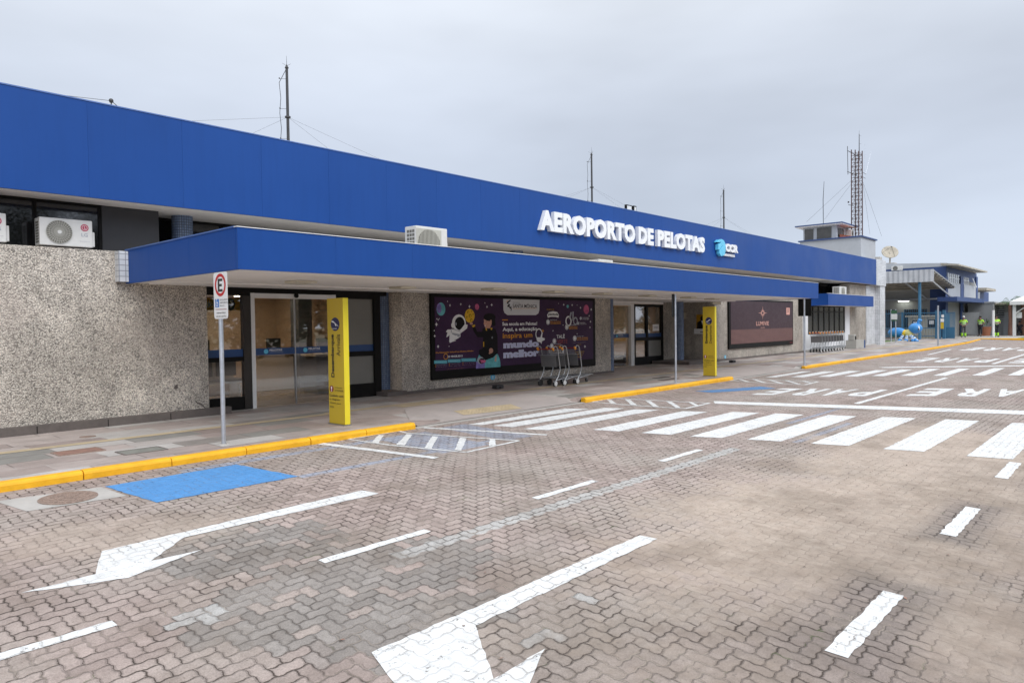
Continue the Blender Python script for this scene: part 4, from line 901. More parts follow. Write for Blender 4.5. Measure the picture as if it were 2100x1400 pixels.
blob(zoomB, 755, 555, 30, 20, 'pskin', .0036, 10); shape(zoomB, [(765, 590), (820, 570), (825, 590), (775, 612)], 'pyellow', .0036); shape(zoomB, [(780, 605), (822, 592), (822, 605), (785, 625)], 'pyellow', .0037)
shape(zoomB, [(1010, 640), (1030, 640), (1040, 680), (1020, 680)], 'pyellow', .0038); shape(zoomB, [(1100, 630), (1135, 630), (1125, 670), (1105, 665)], 'pyellow', .0038); shape(zoomB, [(970, 880), (985, 880), (985, 970), (970, 970)], 'pyellow', .0038); star(zoomB, 1130, 805, 20, 'pgrey', .0038)
blob(zoomB, 1110, 1040, 38, 48, 'pskin', .0042, 12); blob(zoomB, 1085, 1085, 18, 16, 'pskin', .0042, 8); blob(zoomB, 925, 1215, 58, 65, 'pgrey', .0032, 16); blob(zoomB, 945, 1225, 50, 50, 'phair', .0036, 16); shape(zoomB, [(910, 1200), (1020, 1210), (1010, 1250), (930, 1260)], 'ppink', .004)
shape(zoomB, [(1185, 1150), (1210, 1110), (1205, 1240), (1170, 1225)], 'pskin', .0036)
# logo plate and slogan
shape(zoomC, [(103, 112), (755, 130), (752, 310), (735, 370), (690, 402), (180, 402), (125, 360), (107, 300)], 'plogo', .002)
shape(zoomC, [(235, 125), (180, 160), (165, 195), (205, 205), (175, 240), (190, 262), (225, 225), (220, 205), (190, 185), (235, 150)], 'phair', .003); shape(zoomC, [(200, 262), (218, 232), (228, 262), (248, 238), (255, 300), (242, 340), (235, 275), (222, 290), (212, 262)], 'phair', .003)
shape(zoomC, [(165, 150), (225, 122), (180, 150), (165, 175)], 'pamber', .0032)
txt(zoomC, "ESCOLA", 276, 172, 400, 196, 'pgrey'); txt(zoomC, "SANTA MÔNICA", 274, 196, 710, 272, 'phair', .003, .012); shape(zoomC, [(274, 284), (708, 280), (708, 284), (274, 288)], 'pamber', .003)
shape(zoomC, [(85, 482), (187, 482), (187, 497), (85, 497)], 'pamber', .003)
txt(zoomC, "Sua escola em Pelotas!", 88, 522, 712, 592, 'pwhite', .003, .03); txt(zoomC, "Aqui, a educação", 92, 612, 712, 712, 'pwhite', .003, .03)
txt(zoomC, "inspira um", 96, 715, 625, 850, 'pamber', .003, .012); txt(zoomC, "mundo", 105, 845, 742, 1005, 'plilac', .003, .07); txt(zoomC, "melhor", 105, 1003, 745, 1180, 'plilac', .003, .07)
# small astronaut reaching for a star
pr.ring(*zoomC(745, 745), .155, .17, .035, FP, .0032, 'pwhite', 18); shape(zoomC, [(700, 800), (800, 800), (850, 820), (845, 850), (800, 870), (790, 920), (770, 890), (720, 880), (705, 850)], 'pwhite', .0034); shape(zoomC, [(770, 800), (795, 710), (815, 720), (790, 800)], 'pwhite', .0034); star(zoomC, 815, 685, 26, 'pamber', .0034)
# bottom-left block
txt(zoomB, "Da Educação Infantil ao Ensino Médio.", 120, 1030, 800, 1095, 'pamber', .003, .02); pr.ring(*zoomB(297, 1145), .075, .075, .014, FP, .003, 'pamber', 18); txt(zoomB, "53 98428.3313", 335, 1115, 597, 1165, 'pwhite', .003, .02)
for x0, y0, x1, y1, t_ in ((90, 1212, 322, 1270, "EDUCAÇÃO INFANTIL"), (334, 1192, 566, 1250, "FUNDAMENTAL"), (578, 1175, 838, 1233, "ENSINO MÉDIO")):
    shape(zoomB, [(x0, y0 + 4), (x1, y0), (x1, y1), (x0, y1 + 4)], 'pcyan', .002); txt(zoomB, t_, x0 + 20, y0 + 20, x1 - 15, y0 + 40, 'pwhite', .003)
    for k in (0, 1): txt(zoomB, "Rua Santa Mônica, Pelotas" if k else "Unidade Centro Pelotas", x0 + 45, y1 + 18 + k * 32, x1 - 10, y1 + 34 + k * 32, 'pwhite', .003, .01); blob(zoomB, x0 + 28, y1 + 25 + k * 32, 6, 8, 'pamber', .003, 8)
txt(zoomB, "www.escolasantamonica.com.br", 315, 1352, 625, 1372, 'pamber', .003)
# right block: round seals with captions
for x, y, a, bq, ln in ((908, 527, "PROGRAMA DE", "EDUCAÇÃO|SOCIOEMOCIONAL", 190), (1245, 617, "PROGRAMA DE", "ROBÓTICA|EDUCACIONAL", 150), (1022, 868, "", "", 0), (975, 955, "PROGRAMA DE", "INGLÊS", 110), (1387, 818, "Parceria com", "SISTEMA DE ENSINO|INTEGRADO", 195), (1494, 460, "", "", 0), (1447, 550, "", "", 0)):
    r = 32 if ln or x == 1022 else 17; blob(zoomC, x, y, r, r * 1.55, 'pwhite', .003, 20); pr.ring(*zoomC(x, y), .07 if r > 20 else .03, .075 if r > 20 else .035, .02, FP, .004, 'pgrey', 14)
    if a: txt(zoomC, a, x + 42, y - 45, x + 160, y - 28, 'pwhite', .003, 0)
    for k, q in enumerate(bq.split("|") if bq else []): txt(zoomC, q, x + 42, y - 20 + k * 32, x + 42 + ln, y + 6 + k * 32, 'pamber', .003, .02)
txt(zoomC, "Cultura digital", 1520, 440, 1640, 458, 'pwhite'); txt(zoomC, "e mundo maker", 1520, 466, 1645, 484, 'pwhite'); txt(zoomC, "Pensamento", 1472, 528, 1575, 545, 'pwhite'); txt(zoomC, "computacional", 1472, 556, 1595, 574, 'pwhite')
txt(zoomC, "PROJETO DE", 885, 290, 1015, 325, 'brick'if False else 'pcrater', .003, .02); shape(zoomC, [(890, 400), (920, 350), (995, 333), (1070, 345), (1103, 395), (1095, 450), (1040, 435), (960, 432), (905, 450)], 'pwhite', .003); txt(zoomC, "plenitude", 910, 365, 1090, 420, 'phair', .004, .03)
shape(zoomC, [(1310, 350), (1335, 350), (1310, 480), (1280, 470)], 'pgrey', .003); shape(zoomC, [(1345, 340), (1370, 340), (1365, 510), (1345, 500)], 'pgrey', .003); pr.ring(*zoomC(1275, 510), .15, .16, .05, FP, .003, 'pwhite', 18); pr.ring(*zoomC(1400, 510), .12, .13, .05, FP, .003, 'pgrey', 18)
txt(zoomC, "TALÊ", 1062, 737, 1208, 820, 'pwhite', .003, .015); txt(zoomC, "VERTE", 1072, 835, 1255, 915, 'darkred', .003, .02)
txt(zoomC, "Ensino de excelência para toda a vida", 1365, 888, 1580, 903, 'pwhite', .003, .01); txt(zoomC, "LIVRE", 1440, 918, 1503, 940, 'pcrater', .003, .01)
for k, q in enumerate(("Venha conhecer", "a escola e", "faça sua", "matrícula!")): txt(zoomC, q, 1385 + 12 * (k % 2), 1045 + 33 * k, 1560 - 15 * k, 1068 + 33 * k, 'pyellow', .003, .03)
pr.build("print", bb1)
# =================================================================== BILLBOARD 2 (plum)
bb2 = thing("billboard", (31.4, 13.1, .6), "plum billboard with a rose-gold star flower, LUMIVIE lettering and fine stripes", "billboard")
b = MB(); b.box(27.86, 34.92, 13.06, 13.137, .60, 2.69, 'black'); b.build("backboard", bb2, bevel=.006)
pr = MB(); pr.box(28.0, 34.82, 13.052, 13.059, .80, 2.62, 'plum'); pr.box(28.0, 34.82, 13.049, 13.0515, .80, 1.40, 'rose')
for i in range(12): pr.box(28.0, 34.82, 13.0465, 13.0485, .815 + .05 * i, .835 + .05 * i, 'plum')
def zoomD(x, y): p = atY(1450 + x / 6.364, 580 + y / 6.364, PY); return (p[0], p[2])
c = zoomD(725, 392)
for k in range(12):
    a = k * math.pi / 6; r1, r2 = (.12, .50 if k % 3 == 0 else .30); ca, sa = math.cos(a), math.sin(a); wd = .022
    pr.prism([(c[0] + ca * r1 * .8 - sa * wd * 1.6, c[1] + sa * r1 * .5 + ca * wd), (c[0] + ca * r2, c[1] + sa * r2 * .62), (c[0] + ca * r1 * .8 + sa * wd * 1.6, c[1] + sa * r1 * .5 - ca * wd)], FP, .006, .006, 'rosegold')
a = zoomD(640, 558); d = zoomD(805, 500); pr.text("LUMIVIE", FP, a[0], d[0], a[1], d[1], .006, 'rosegold', .01)
a = zoomD(700, 592); d = zoomD(752, 574); pr.text("ILHAS", FP, a[0], d[0], a[1], d[1], .006, 'rosegold', 0)
a = zoomD(1033, 415); d = zoomD(1078, 325); pr.prism([(a[0], a[1]), (d[0], a[1]), (d[0], d[1]), (a[0], d[1])], FP, .006, .006, 'salmon'); pr.ring((a[0] + d[0]) / 2, (a[1] + d[1]) / 2 + .03, .07, .10, .03, FP, .007, 'plum', 16)
pr.build("print", bb2)
MB().text("CONSTRUTORA", FRONT(13.059), 34.45, 34.85, .66, .72, 0, 'darkred', .01).build("maker_mark", bb2)

# =================================================================== TOTEM SIGNS
def totem(pl, pc, pr_, top, word, word2, departing, label):
    A, B_, C_ = atZ(*pl), atZ(*pc), atZ(*pr_); X = (A[0] + B_[0]) / 2; y1, y0 = A[1], B_[1]; th = max(.10, min(.14, C_[0] - B_[0]))
    ht = atX(*top, X)[2]
    t = thing("totem_sign", (X, (y0 + y1) / 2, .14), label, "totem sign", "yellow totem signs by the kerb")
    MB().box(X, X + th, y0, y1, .155, ht, 'yellow').build("body", t, bevel=.006); MB().box(X - .02, X + th + .02, y0 - .01, y1 + .01, .141, .155, 'steel').build("base_plate", t)
    MB().box(X - .003, X + th - .003, y0 - .004, y0 - .0005, .16, ht - .003, 'yellow2').build("edge_panel", t)
    f = WEST(X - .001); W_ = y1 - y0; g = MB(); U = lambda s_: -(y1 - W_ * s_)       # s: 0 = left seen from the street, 1 = right
    H = ht - .14; Zv = lambda s_: .14 + H * s_
    g.ellipse(U(.50), Zv(.795), W_ * .27, H * .053, f, 0, .002, 'navy', 28)
    cu, cz = U(.5), Zv(.795); s_ = 1 if departing else -1
    pl_ = [(-.10, -.03 * s_), (-.02, -.01 * s_), (.02, .045 * s_), (.045, .045 * s_), (.03, .005 * s_), (.09, .035 * s_), (.10, .055 * s_), (.02, -.005 * s_), (-.06, -.05 * s_), (-.11, -.045 * s_)]
    k_ = W_ / .48
    g.prism([(cu + x * k_, cz + z * k_ + .01) for x, z in pl_], f, .003, .004, 'pwhite'); g.prism([(cu - .09 * k_, cz - .075), (cu + .05 * k_, cz - .075), (cu + .05 * k_, cz - .068), (cu - .09 * k_, cz - .068)], f, .003, .004, 'pwhite')
    fv = ((X - .001, 0, 0), (0, 0, 1), (0, 1, 0))     # vertical reading upwards; letter tops towards +Y
    yv = lambda s_: y1 - W_ * s_
    if departing: r1_, r2_ = (.475, .73), (.475, .73)
    else: r1_, r2_ = (.375, .715), (.545, .715)
    g.text(word, fv, Zv(r1_[0]), Zv(r1_[1]), yv(.46), yv(.20), .003, 'ink', .032); g.text(word2, fv, Zv(r2_[0]), Zv(r2_[1]), yv(.80), yv(.55), .003, 'ink', .004)
    g.ellipse(U(.20), Zv(.283), W_ * .125, H * .026, f, 0, .002, 'darkred', 20); g.prism([(U(.17), Zv(.278)), (U(.23), Zv(.278)), (U(.235), Zv(.30)), (U(.165), Zv(.30))], f, .003, .003, 'pwhite'); g.ellipse(U(.2), Zv(.268), .012, .012, f, .003, .003, 'pwhite', 10)
    for s0, tx, e, bd, w_ in ((.288, "ATENÇÃO", .85, .006, .40), (.265, "ATTENTION", .92, 0, .40), (.222, "Cuidado com", .92, .012, .07), (.190, "o degrau", .70, .012, .07), (.160, "Watch your", .78, 0, .07), (.130, "step", .32, 0, .07)):
        g.text(tx, f, U(w_), U(e), Zv(s0), Zv(s0 + (.013 if w_ > .3 else .018)), .003, 'ink', bd)
    g.build("print", t)
totem((678.4, 868), (705, 873.6), (713.6, 873), (676, 612), "Desembarque", "Arrivals", False, "yellow totem reading Desembarque Arrivals by the kerb")
totem((1443, 771), (1465.6, 772.3), (1468.5, 772), (1440, 629), "Embarque", "Departures", True, "yellow totem reading Embarque Departures by the kerb")

# =================================================================== SIGNPOSTS
def post(x, y, z1, r, t, z0=.14): MB().cyl((x, y, z0), (x, y, z1), r, r, 14, 'galv').build("post", t, smooth=True); MB().cyl((x, y, z0), (x, y, z0 + .012), r * 2.6, r * 2.4, 14, 'concrete').build("footing", t)
X, Y, _ = atZ(459, 911)
t = thing("parking_sign", (X, Y, .14), "white parking sign with a red ringed E for disabled drivers on a steel post", "road sign")
post(X, Y, 2.50, .030, t)
yl = atX(443.5, 600, X)[1]; yr = atX(471.5, 600, X)[1]; zt = atX(458, 558, X)[2]; zb = atX(458, 653.5, X)[2]; f = WEST(X - .034)
g = MB(); w_ = yl - yr; u0, u1 = -yl, -yr; r = .045; pts = []
for cx_, cz_, a0 in ((u1 - r, zt - r, 0), (u0 + r, zt - r, 90), (u0 + r, zb + r, 180), (u1 - r, zb + r, 270)):
    for k in range(5): a = math.radians(a0 + k * 22.5); pts.append((cx_ + r * math.cos(a), cz_ + r * math.sin(a)))
g.prism(pts, f, -.002, .002, 'white'); g.build("plate", t)
g = MB(); Uc = (u0 + u1) / 2; h_ = zt - zb; g.ring(Uc, zt - .275 * h_, w_ * .40, h_ * .245, .042, f, .004, 'red', 36); 
e0, e1, ez0, ez1 = Uc - .075, Uc + .065, zt - .42 * h_, zt - .14 * h_
for q in ((e0, e0 + .05, ez0, ez1), (e0, e1, ez1 - .035, ez1), (e0, e1 - .02, (ez0 + ez1) / 2 - .017, (ez0 + ez1) / 2 + .017), (e0, e1, ez0, ez0 + .035)): g.prism([(q[0], q[2]), (q[1], q[2]), (q[1], q[3]), (q[0], q[3])], f, .0042 + .0002 * q[1], .0042 + .0002 * q[1], 'ink')
g.prism([(u0 + .04, zt - .75 * h_), (u0 + .155, zt - .75 * h_), (u0 + .155, zt - .57 * h_), (u0 + .04, zt - .57 * h_)], f, .003, .004, 'signblue')
cu, cz = u0 + .095, zt - .68 * h_; g.ring(cu, cz, .03, .034, .01, f, .0045, 'white', 16); g.ellipse(cu - .01, cz + .065, .011, .013, f, .0045, .0045, 'white', 10); g.prism([(cu - .016, cz + .05), (cu - .002, cz + .05), (cu + .002, cz + .01), (cu + .03, cz + .005), (cu + .03, cz + .015), (cu + .01, cz + .02), (cu + .004, cz + .03)], f, .0046, .0046, 'white')
for k, tx in enumerate(("EXCLUSIVO", "DEFICIENTE", "FÍSICO")): g.text(tx, f, u0 + .18, u0 + (.40, .405, .31)[k], zt - (.612 + .062 * k) * h_, zt - (.578 + .062 * k) * h_, .004, 'ink', .005)
g.prism([(u0 + .045, zt - .800 * h_), (u1 - .03, zt - .805 * h_), (u1 - .03, zt - .793 * h_), (u0 + .045, zt - .788 * h_)], f, .003, .004, 'darkred')
g.text("OBRIGATÓRIO", f, u0 + .08, u1 - .06, zt - .89 * h_, zt - .85 * h_, .004, 'ink', .012); g.text("USO DE CARTÃO", f, u0 + .06, u1 - .05, zt - .965 * h_, zt - .925 * h_, .004, 'ink', .012); g.build("print", t)
def plate(name, x, y, ang, w_, z0, z1, t, mat='black', off=.036):
    g = MB(); c, s_ = math.cos(ang), math.sin(ang); hw = w_ / 2; v = []
    for z in (z0, z1):
        for (a, bq) in ((-hw, off), (hw, off), (hw, off + .003), (-hw, off + .003)): v.append((x + a * c - bq * s_, y + a * s_ + bq * c, z))
    g.add(v, [(0, 3, 2, 1), (4, 5, 6, 7), (0, 1, 5, 4), (1, 2, 6, 5), (2, 3, 7, 6), (3, 0, 4, 7)], mat); g.build(name, t)
X, Y, _ = atZ(1386, 786)
t = thing("parking_sign", (X, Y, .14), "steel signpost with a dark plate seen edge-on between kerb and blue column", "road sign"); zt = atY(1385, 603, Y)[2]; zb = atY(1385, 650, Y)[2]; post(X, Y, zt, .030, t)
plate("plate", X, Y, math.atan2(Y, X) - .22, .45, zb, zt, t)
X, Y, _ = atZ(1650, 750)
t = thing("parking_sign", (X, Y, .14), "steel signpost with a black-backed plate at the start of the far kerb", "road sign"); zt = atX(1650, 613, X)[2]; zb = atX(1650, 648, X)[2]; post(X, Y, zt, .035, t)
plate("plate", X, Y, math.radians(-90), .46, zb, zt, t, 'black')
X, Y = 48.05, 9.45
t = thing("street_sign", (X, Y, .14), "tall thin pole with white and yellow plates near the gatehouse", "street sign"); zt = atX(1934, 626, X)[2]; post(X, Y, zt, .045, t)
def sxp(x, y): p = atX(x, y, X - .05); return (-p[1], p[2])
g = MB(); f = WEST(X - .06)
for (x0, y0, x1, y1, m_) in ((1931, 645, 1936, 651, 'white'), (1929, 653, 1936, 660, 'white'), (1929, 661, 1935.6, 674, 'yellow')):
    a, c = sxp(x0, y1), sxp(x1, y0); g.prism([(a[0], a[1]), (c[0], a[1]), (c[0], c[1]), (a[0], c[1])], f, 0, .01, m_)
g.build("plates", t)
# =================================================================== AIR CONDITIONERS
def ac(x0, y0, z0, w_, h_, dp, label, brand=False, fanx=.36, squaregrille=False):
    t = thing("air_conditioner", (x0 + w_ / 2, y0 + dp / 2, z0), label, "air conditioner", "outdoor air conditioner units")
    MB().box(x0, x0 + w_, y0, y0 + dp, z0 + .03, z0 + h_, 'acwhite').build("casing", t, bevel=.012)
    for fx_ in (x0 + .08, x0 + w_ - .13): MB().box(fx_, fx_ + .05, y0 + .03, y0 + dp - .03, z0, z0 + .03, 'rubber').build("foot", t)
    f = FRONT(y0); g = MB(); cu = x0 + w_ * fanx; cz = z0 + .03 + (h_ - .03) * .5; R_ = (h_ - .03) * .42
    if squaregrille: g.prism([(cu - R_ * 1.12, z0 + .07), (cu + R_ * 1.12, z0 + .07), (cu + R_ * 1.12, z0 + h_ - .05), (cu - R_ * 1.12, z0 + h_ - .05)], f, .002, .006, 'acblade')
    g.ellipse(cu, cz, R_, R_, f, .006, .009, 'acgrille', 40)
    if squaregrille:
        for i in range(17):
            u = -R_ + 2 * R_ * (i + .5) / 17; hh = math.sqrt(max(R_ * R_ - u * u, 0)); g.prism([(cu + u - .006, cz - hh), (cu + u + .006, cz - hh), (cu + u + .006, cz + hh), (cu + u - .006, cz + hh)], f, .012, .02, 'acblade')
    else:
        for i in range(30):
            a = 2 * math.pi * i / 30; a2 = a + .28; ru, rv = R_ * .2, R_ * .99; n = .0035
            p0 = (cu + ru * math.cos(a), cz + ru * math.sin(a)); p1 = (cu + rv * math.cos(a2), cz + rv * math.sin(a2)); nx, nz_ = -math.sin(a2) * n, math.cos(a2) * n
            g.prism([(p0[0] - nx, p0[1] - nz_), (p1[0] - nx, p1[1] - nz_), (p1[0] + nx, p1[1] + nz_), (p0[0] + nx, p0[1] + nz_)], f, .012, .016, 'acblade')
        for q in (.4, .6, .8, 1.0): g.ring(cu, cz, R_ * q, R_ * q, .005, f, .0165, 'acblade', 32)
        g.ellipse(cu, cz, R_ * .17, R_ * .17, f, .012, .024, 'acwhite', 20)
    g.build("fan_grille", t)
    g = MB()
    for i in range(8):
        for j in range(3): g.box(x0 - .003, x0 + .002, y0 + .05 + j * (dp - .1) / 3, y0 + .05 + (j + .8) * (dp - .1) / 3, z0 + .07 + i * (h_ - .12) / 8, z0 + .07 + (i + .72) * (h_ - .12) / 8, 'acgrille')
    g.build("side_vent", t)
    MB().box(x0 + w_, x0 + w_ + .045, y0 + .04, y0 + dp - .03, z0 + .05, z0 + h_ * .62, 'acwhite').build("valve_cover", t, bevel=.01)
    if brand:
        g = MB(); lx = x0 + w_ * .845; lz = z0 + h_ * .74; r = w_ * .078
        g.ellipse(lx, lz, r, r, f, .003, .004, 'logored', 24); g.ring(lx, lz, r * .72, r * .72, r * .13, f, .005, 'acwhite', 24); g.prism([(lx - r * .1, lz + r * .4), (lx + r * .04, lz + r * .4), (lx + r * .04, lz - r * .25), (lx + r * .35, lz - r * .25), (lx + r * .35, lz - r * .38), (lx - r * .1, lz - r * .38)], f, .0052, .0052, 'acwhite')
        g.text("LG", f, lx - r * .85, lx + r * .75, z0 + h_ * .43, z0 + h_ * .55, .004, 'pgrey', .015); g.text("Dual Inverter", f, lx - r * 1.2, lx + r * 1.3, z0 + h_ * .25, z0 + h_ * .28, .004, 'pgrey')
        g.build("logo", t)
    return t
za = 3.1
X0 = atY(87.5, 470, 12.98)[0]; X1 = atY(193, 480, 12.98)[0]; ac(X0, 13.15, za, X1 - X0 + .03, .475, .27, "white air conditioner with red LG badge on the pebble wall, fully in view", True)
ac(2.875 - (X1 - X0), 13.15, za, X1 - X0 + .03, .475, .27, "white air conditioner at the left edge of the photo, cut off by the frame", True)
p0 = atY(853, 462, 10.6); p1 = atY(917, 468, 10.6); ac(p0[0], 10.6, 2.98, p1[0] - p0[0], p0[2] - 2.98, .34, "white air conditioner standing tall on the blue canopy, left of the lettering", False, .40, True)
p0 = atY(1228, 531, 12.3); p1 = atY(1257, 532, 12.3); ac(p0[0], 12.3, 2.98, p1[0] - p0[0], p0[2] - 2.98, .36, "white air conditioner mostly hidden behind the canopy edge below the lettering", False, .45, True)
p0 = atY(1722, 587, 12.6); p1 = atY(1736, 588, 12.6); ac(p0[0], 12.6, 2.955, p1[0] - p0[0], p0[2] - 2.955, .38, "small air conditioner standing on the short canopy over the barred window", False, .5, True)
# =================================================================== CARTS
def make_cart(label, group, loc, adv=False):
    t = thing("luggage_cart", (0, 0, 0), label, "luggage cart", group)
    g = MB()
    for s_ in (-1, 1):
        y = .27 * s_
        g.tube([(.02, y, .16), (.06, y, .20), (.12, y, .26), (.20, y, .44), (.17, y, .62), (.10, y, .97), (.07, y, 1.02), (.0, y, 1.04), (-.05, y, 1.01), (-.06, y, .96)], .014, 'steel')
        g.tube([(-.06, y * .9, .13), (.0, y * .95, .155), (.4, y * .9, .20), (.85, y * .55, .22)], .014, 'steel')
    g.tube([(.85, -.15, .22), (.92, 0, .22), (.85, .15, .22)], .014, 'steel'); g.build("frame", t, smooth=True)
    g = MB()
    for s_ in (-.16, -.08, 0, .08, .16): g.box(.02, .84, s_ - .018, s_ + .018, .215, .232, 'steel')
    for x in (.1, .45, .8): g.box(x, x + .03, -.2, .2, .198, .214, 'steel')
    g.build("platform", t)
    g = MB(); g.prism([(-.25, .50), (.25, .50), (.25, .80), (-.25, .80)], ((.165, 0, 0), (0, -1, 0), (-.16, 0, 1)), 0, .006, 'cartpanel'); g.build("panel", t)
    g = MB()
    for i in range(12): y = -.25 + .0455 * i; g.box(.09, .094, y - .002, y + .002, .80, .96, 'steel'); g.box(-.06, .09, y - .002, y + .002, .80, .804, 'steel'); g.box(-.062, -.058, y - .002, y + .002, .80, .92, 'steel')
    for z in (.805, .85, .90, .95): g.box(.088, .096, -.26, .26, z - .002, z + .002, 'steel'); g.box(-.064, -.056, -.26, .26, z - .03, z - .026, 'steel')
    g.build("basket", t)
    g = MB(); g.cyl((-.06, -.28, .965), (-.06, .28, .965), .013, mat='darkred', n=8); g.build("handle_bar", t)
    for s_ in (-1, 1): MB().tube([(-.09, .25 * s_, 1.0), (-.06, .255 * s_, .97), (-.04, .25 * s_, .93)], [.022, .034, .022], 'orange', 8).build("grip", t)
    for y in (-.25, .25):
        wh = MB(); wh.cyl((.02, y - .018, .085), (.02, y + .018, .085), .085, .085, 18, 'rubber'); o = wh.build("wheel", t)
        h = MB(); fw = ((.02, y - .019 if y < 0 else y + .019, .085), (1, 0, 0), (0, 0, 1)) if y < 0 else ((.02, y + .019, .085), (-1, 0, 0), (0, 0, 1))
        h.ring(0, 0, .066, .066, .012, fw, .002, 'white', 18); h.ellipse(0, 0, .018, .018, fw, 0, .006, 'white', 12)
        for k in range(5):
            a = k * 2 * math.pi / 5; c, s2 = math.cos(a), math.sin(a); q = .014; h.prism([(c * .015 - s2 * q, s2 * .015 + c * q), (c * .06 - s2 * q * 1.3, s2 * .06 + c * q * 1.3), (c * .06 + s2 * q * 1.3, s2 * .06 - c * q * 1.3), (c * .015 + s2 * q, s2 * .015 - c * q)], fw, .001, .004, 'white')
        h.build("hub", o)
    wh = MB(); wh.cyl((.78, -.016, .055), (.78, .016, .055), .055, .055, 14, 'rubber'); o = wh.build("wheel", t); MB().box(.765, .795, -.024, -.018, .05, .2, 'steel').box(.765, .795, .018, .024, .05, .2, 'steel').build("fork", o)
    t.location = loc; return t
ca = make_cart("nearest of three luggage carts before the school billboard, large grey panel", "luggage carts before the school billboard", (0, 0, 0))
pos = [atZ(1138, 793), atZ(1158, 791), atZ(1182.5, 788)]
ca.location = (pos[0][0], pos[0][1] + .25, .14)
c2 = copy_tree(ca); c2.location = (pos[1][0] + .02, 11.37 + .25, .14); c2['label'] = "middle luggage cart nested between two others before the school billboard"
c3 = copy_tree(ca); c3.location = (pos[2][0] + .05, 11.37 + .25, .14); c3['label'] = "rightmost luggage cart before the school billboard with its platform sticking out"
adp = MB(); adp.prism([(-.25, .84), (.25, .84), (.25, .97), (-.25, .97)], ((.17, 0, 0), (0, -1, 0), (-.16, 0, 1)), .01, .014, 'pwhite'); adp.text("TICKETS", ((.17, 0, 0), (0, -1, 0), (-.16, 0, 1)), -.2, .2, .87, .93, .016, 'ink', .03)
o = adp.build("notice_plate", None); o.parent = c2; o.location = (0, 0, .84)
xa = atY(1681, 726, 12.3)[0]; xb = atY(1727, 722, 12.3)[0]
ordn = ("first", "second", "third", "fourth", "fifth", "sixth", "seventh", "eighth", "last")
for i in range(9):
    c = copy_tree(ca); c.location = (xa + (xb - xa) * i / 8, 12.5, .14); c['group'] = "nested luggage carts below the barred window"
    c['label'] = "%s cart from the left in the nested row below the barred window" % ordn[i]
# litter bin
p = atZ(1752, 718); X, Y = 41.6, 12.45; p0 = atY(1752, 718, 12.3); p1 = atY(1768, 717, 12.3)
t = thing("litter_bin", (p0[0] + .4, 12.5, .14), "grey metal litter bin with a dark blue side and ashtray hood by the stained wall", "litter bin")
xw = p1[0]; zt = atY(1760, 697, 12.3)[2]; z2 = atY(1752, 686, 12.3)[2]
MB().box(p0[0], xw, 12.2, 12.75, .14, zt, 'bingrey').build("body", t, bevel=.015); MB().box(xw, xw + .35, 12.22, 12.73, .14, zt - .02, 'navywall').build("blue_side", t, bevel=.01); MB().box(p0[0] - .02, p0[0] + .35, 12.3, 12.62, zt, z2, 'bingrey').build("hood", t, bevel=.03); MB().box(p0[0] + .1, p0[0] + .3, 12.28, 12.302, zt + .03, z2 - .08, 'black').build("opening", t)
# bait boxes and little stickers
for (px, py, lb) in ((1021, 797, "black rodent bait box on the pavement below the school billboard"), (1502, 743.5, "black rodent bait box on the pavement below the plum billboard")):
    X, Y, _ = atZ(px, py); g = MB(); g.prism([(-.13, 0), (.13, 0), (.13, .06), (.11, .085), (-.11, .085), (-.13, .06)], ((X, Y - .08, .15), (1, 0, 0), (0, 0, 1)), -.16, 0, 'rubber'); g.box(X - .03, X + .03, Y - .085, Y - .0795, .155, .2, 'black'); g.build("bait_box", bevel=.008, label=lb, cat="bait box")
for (px, py, lb) in ((1011, 773, "small cyan sticker on the pebble wall under the school billboard"), (1487.5, 731.5, "small cyan sticker on the concrete wall left of the plum billboard")):
    X, _, Z = atY(px, py, 13.13); g = MB(); f = FRONT(13.136); g.ellipse(X, Z, .09, .075, f, 0, .003, 'cyan', 20); g.prism([(X - .015, Z - .04), (X + .015, Z - .04), (X + .015, Z + .04), (X - .015, Z + .04)], f, .003, .004, 'pwhite'); g.build("wall_sticker", label=lb, cat="sticker")
# poster of a person in dark suit on the recess side wall, with white notice below; small switch; camera
f = WEST(26.698); g = MB()
def sx2(x, y): p = atX(x, y, 26.69); return (-p[1], p[2])
q = [sx2(*p) for p in ((1428, 645), (1452, 645), (1452, 675), (1428, 675))]; g.prism([(q[0][0], q[3][1]), (q[1][0], q[3][1]), (q[1][0], q[0][1]), (q[0][0], q[0][1])], f, 0, .012, 'pcrater')
cu = (q[0][0] + q[1][0]) / 2 ; g.ellipse(cu, q[0][1] - .16, .08, .11, f, .013, .013, 'phair', 16); g.prism([(q[0][0] + .02, q[3][1]), (q[1][0] - .02, q[3][1]), (cu + .22, q[0][1] - .30), (cu + .06, q[0][1] - .24), (cu - .06, q[0][1] - .24), (cu - .22, q[0][1] - .32)], f, .014, .014, 'phair')
g.prism([(cu - .03, q[0][1] - .26), (cu + .04, q[0][1] - .26), (cu + .01, q[0][1] - .42)], f, .015, .015, 'pwhite'); g.build("wall_poster", label="dark portrait poster half hidden by the departures totem", cat="poster")
q = [sx2(*p) for p in ((1423.5, 674), (1450, 674), (1450, 684.5), (1423.5, 684.5))]; g = MB(); g.prism([(q[0][0], q[3][1]), (q[1][0], q[3][1]), (q[1][0], q[0][1]), (q[0][0], q[0][1])], f, .001, .016, 'white'); g.box(26.678, 26.681, -q[1][0] + .05, -q[1][0] + .3, q[3][1] + .06, q[3][1] + .09, 'ink'); g.build("wall_notice", label="white notice board under the portrait poster", cat="notice board")
q = sx2(1404.5, 647.5); MB().box(26.68, 26.698, -q[0] - .06, -q[0] + .06, q[1] - .13, q[1] + .13, 'cream').build("wall_switch", label="small cream wall box beside the blue mosaic column", cat="wall box")
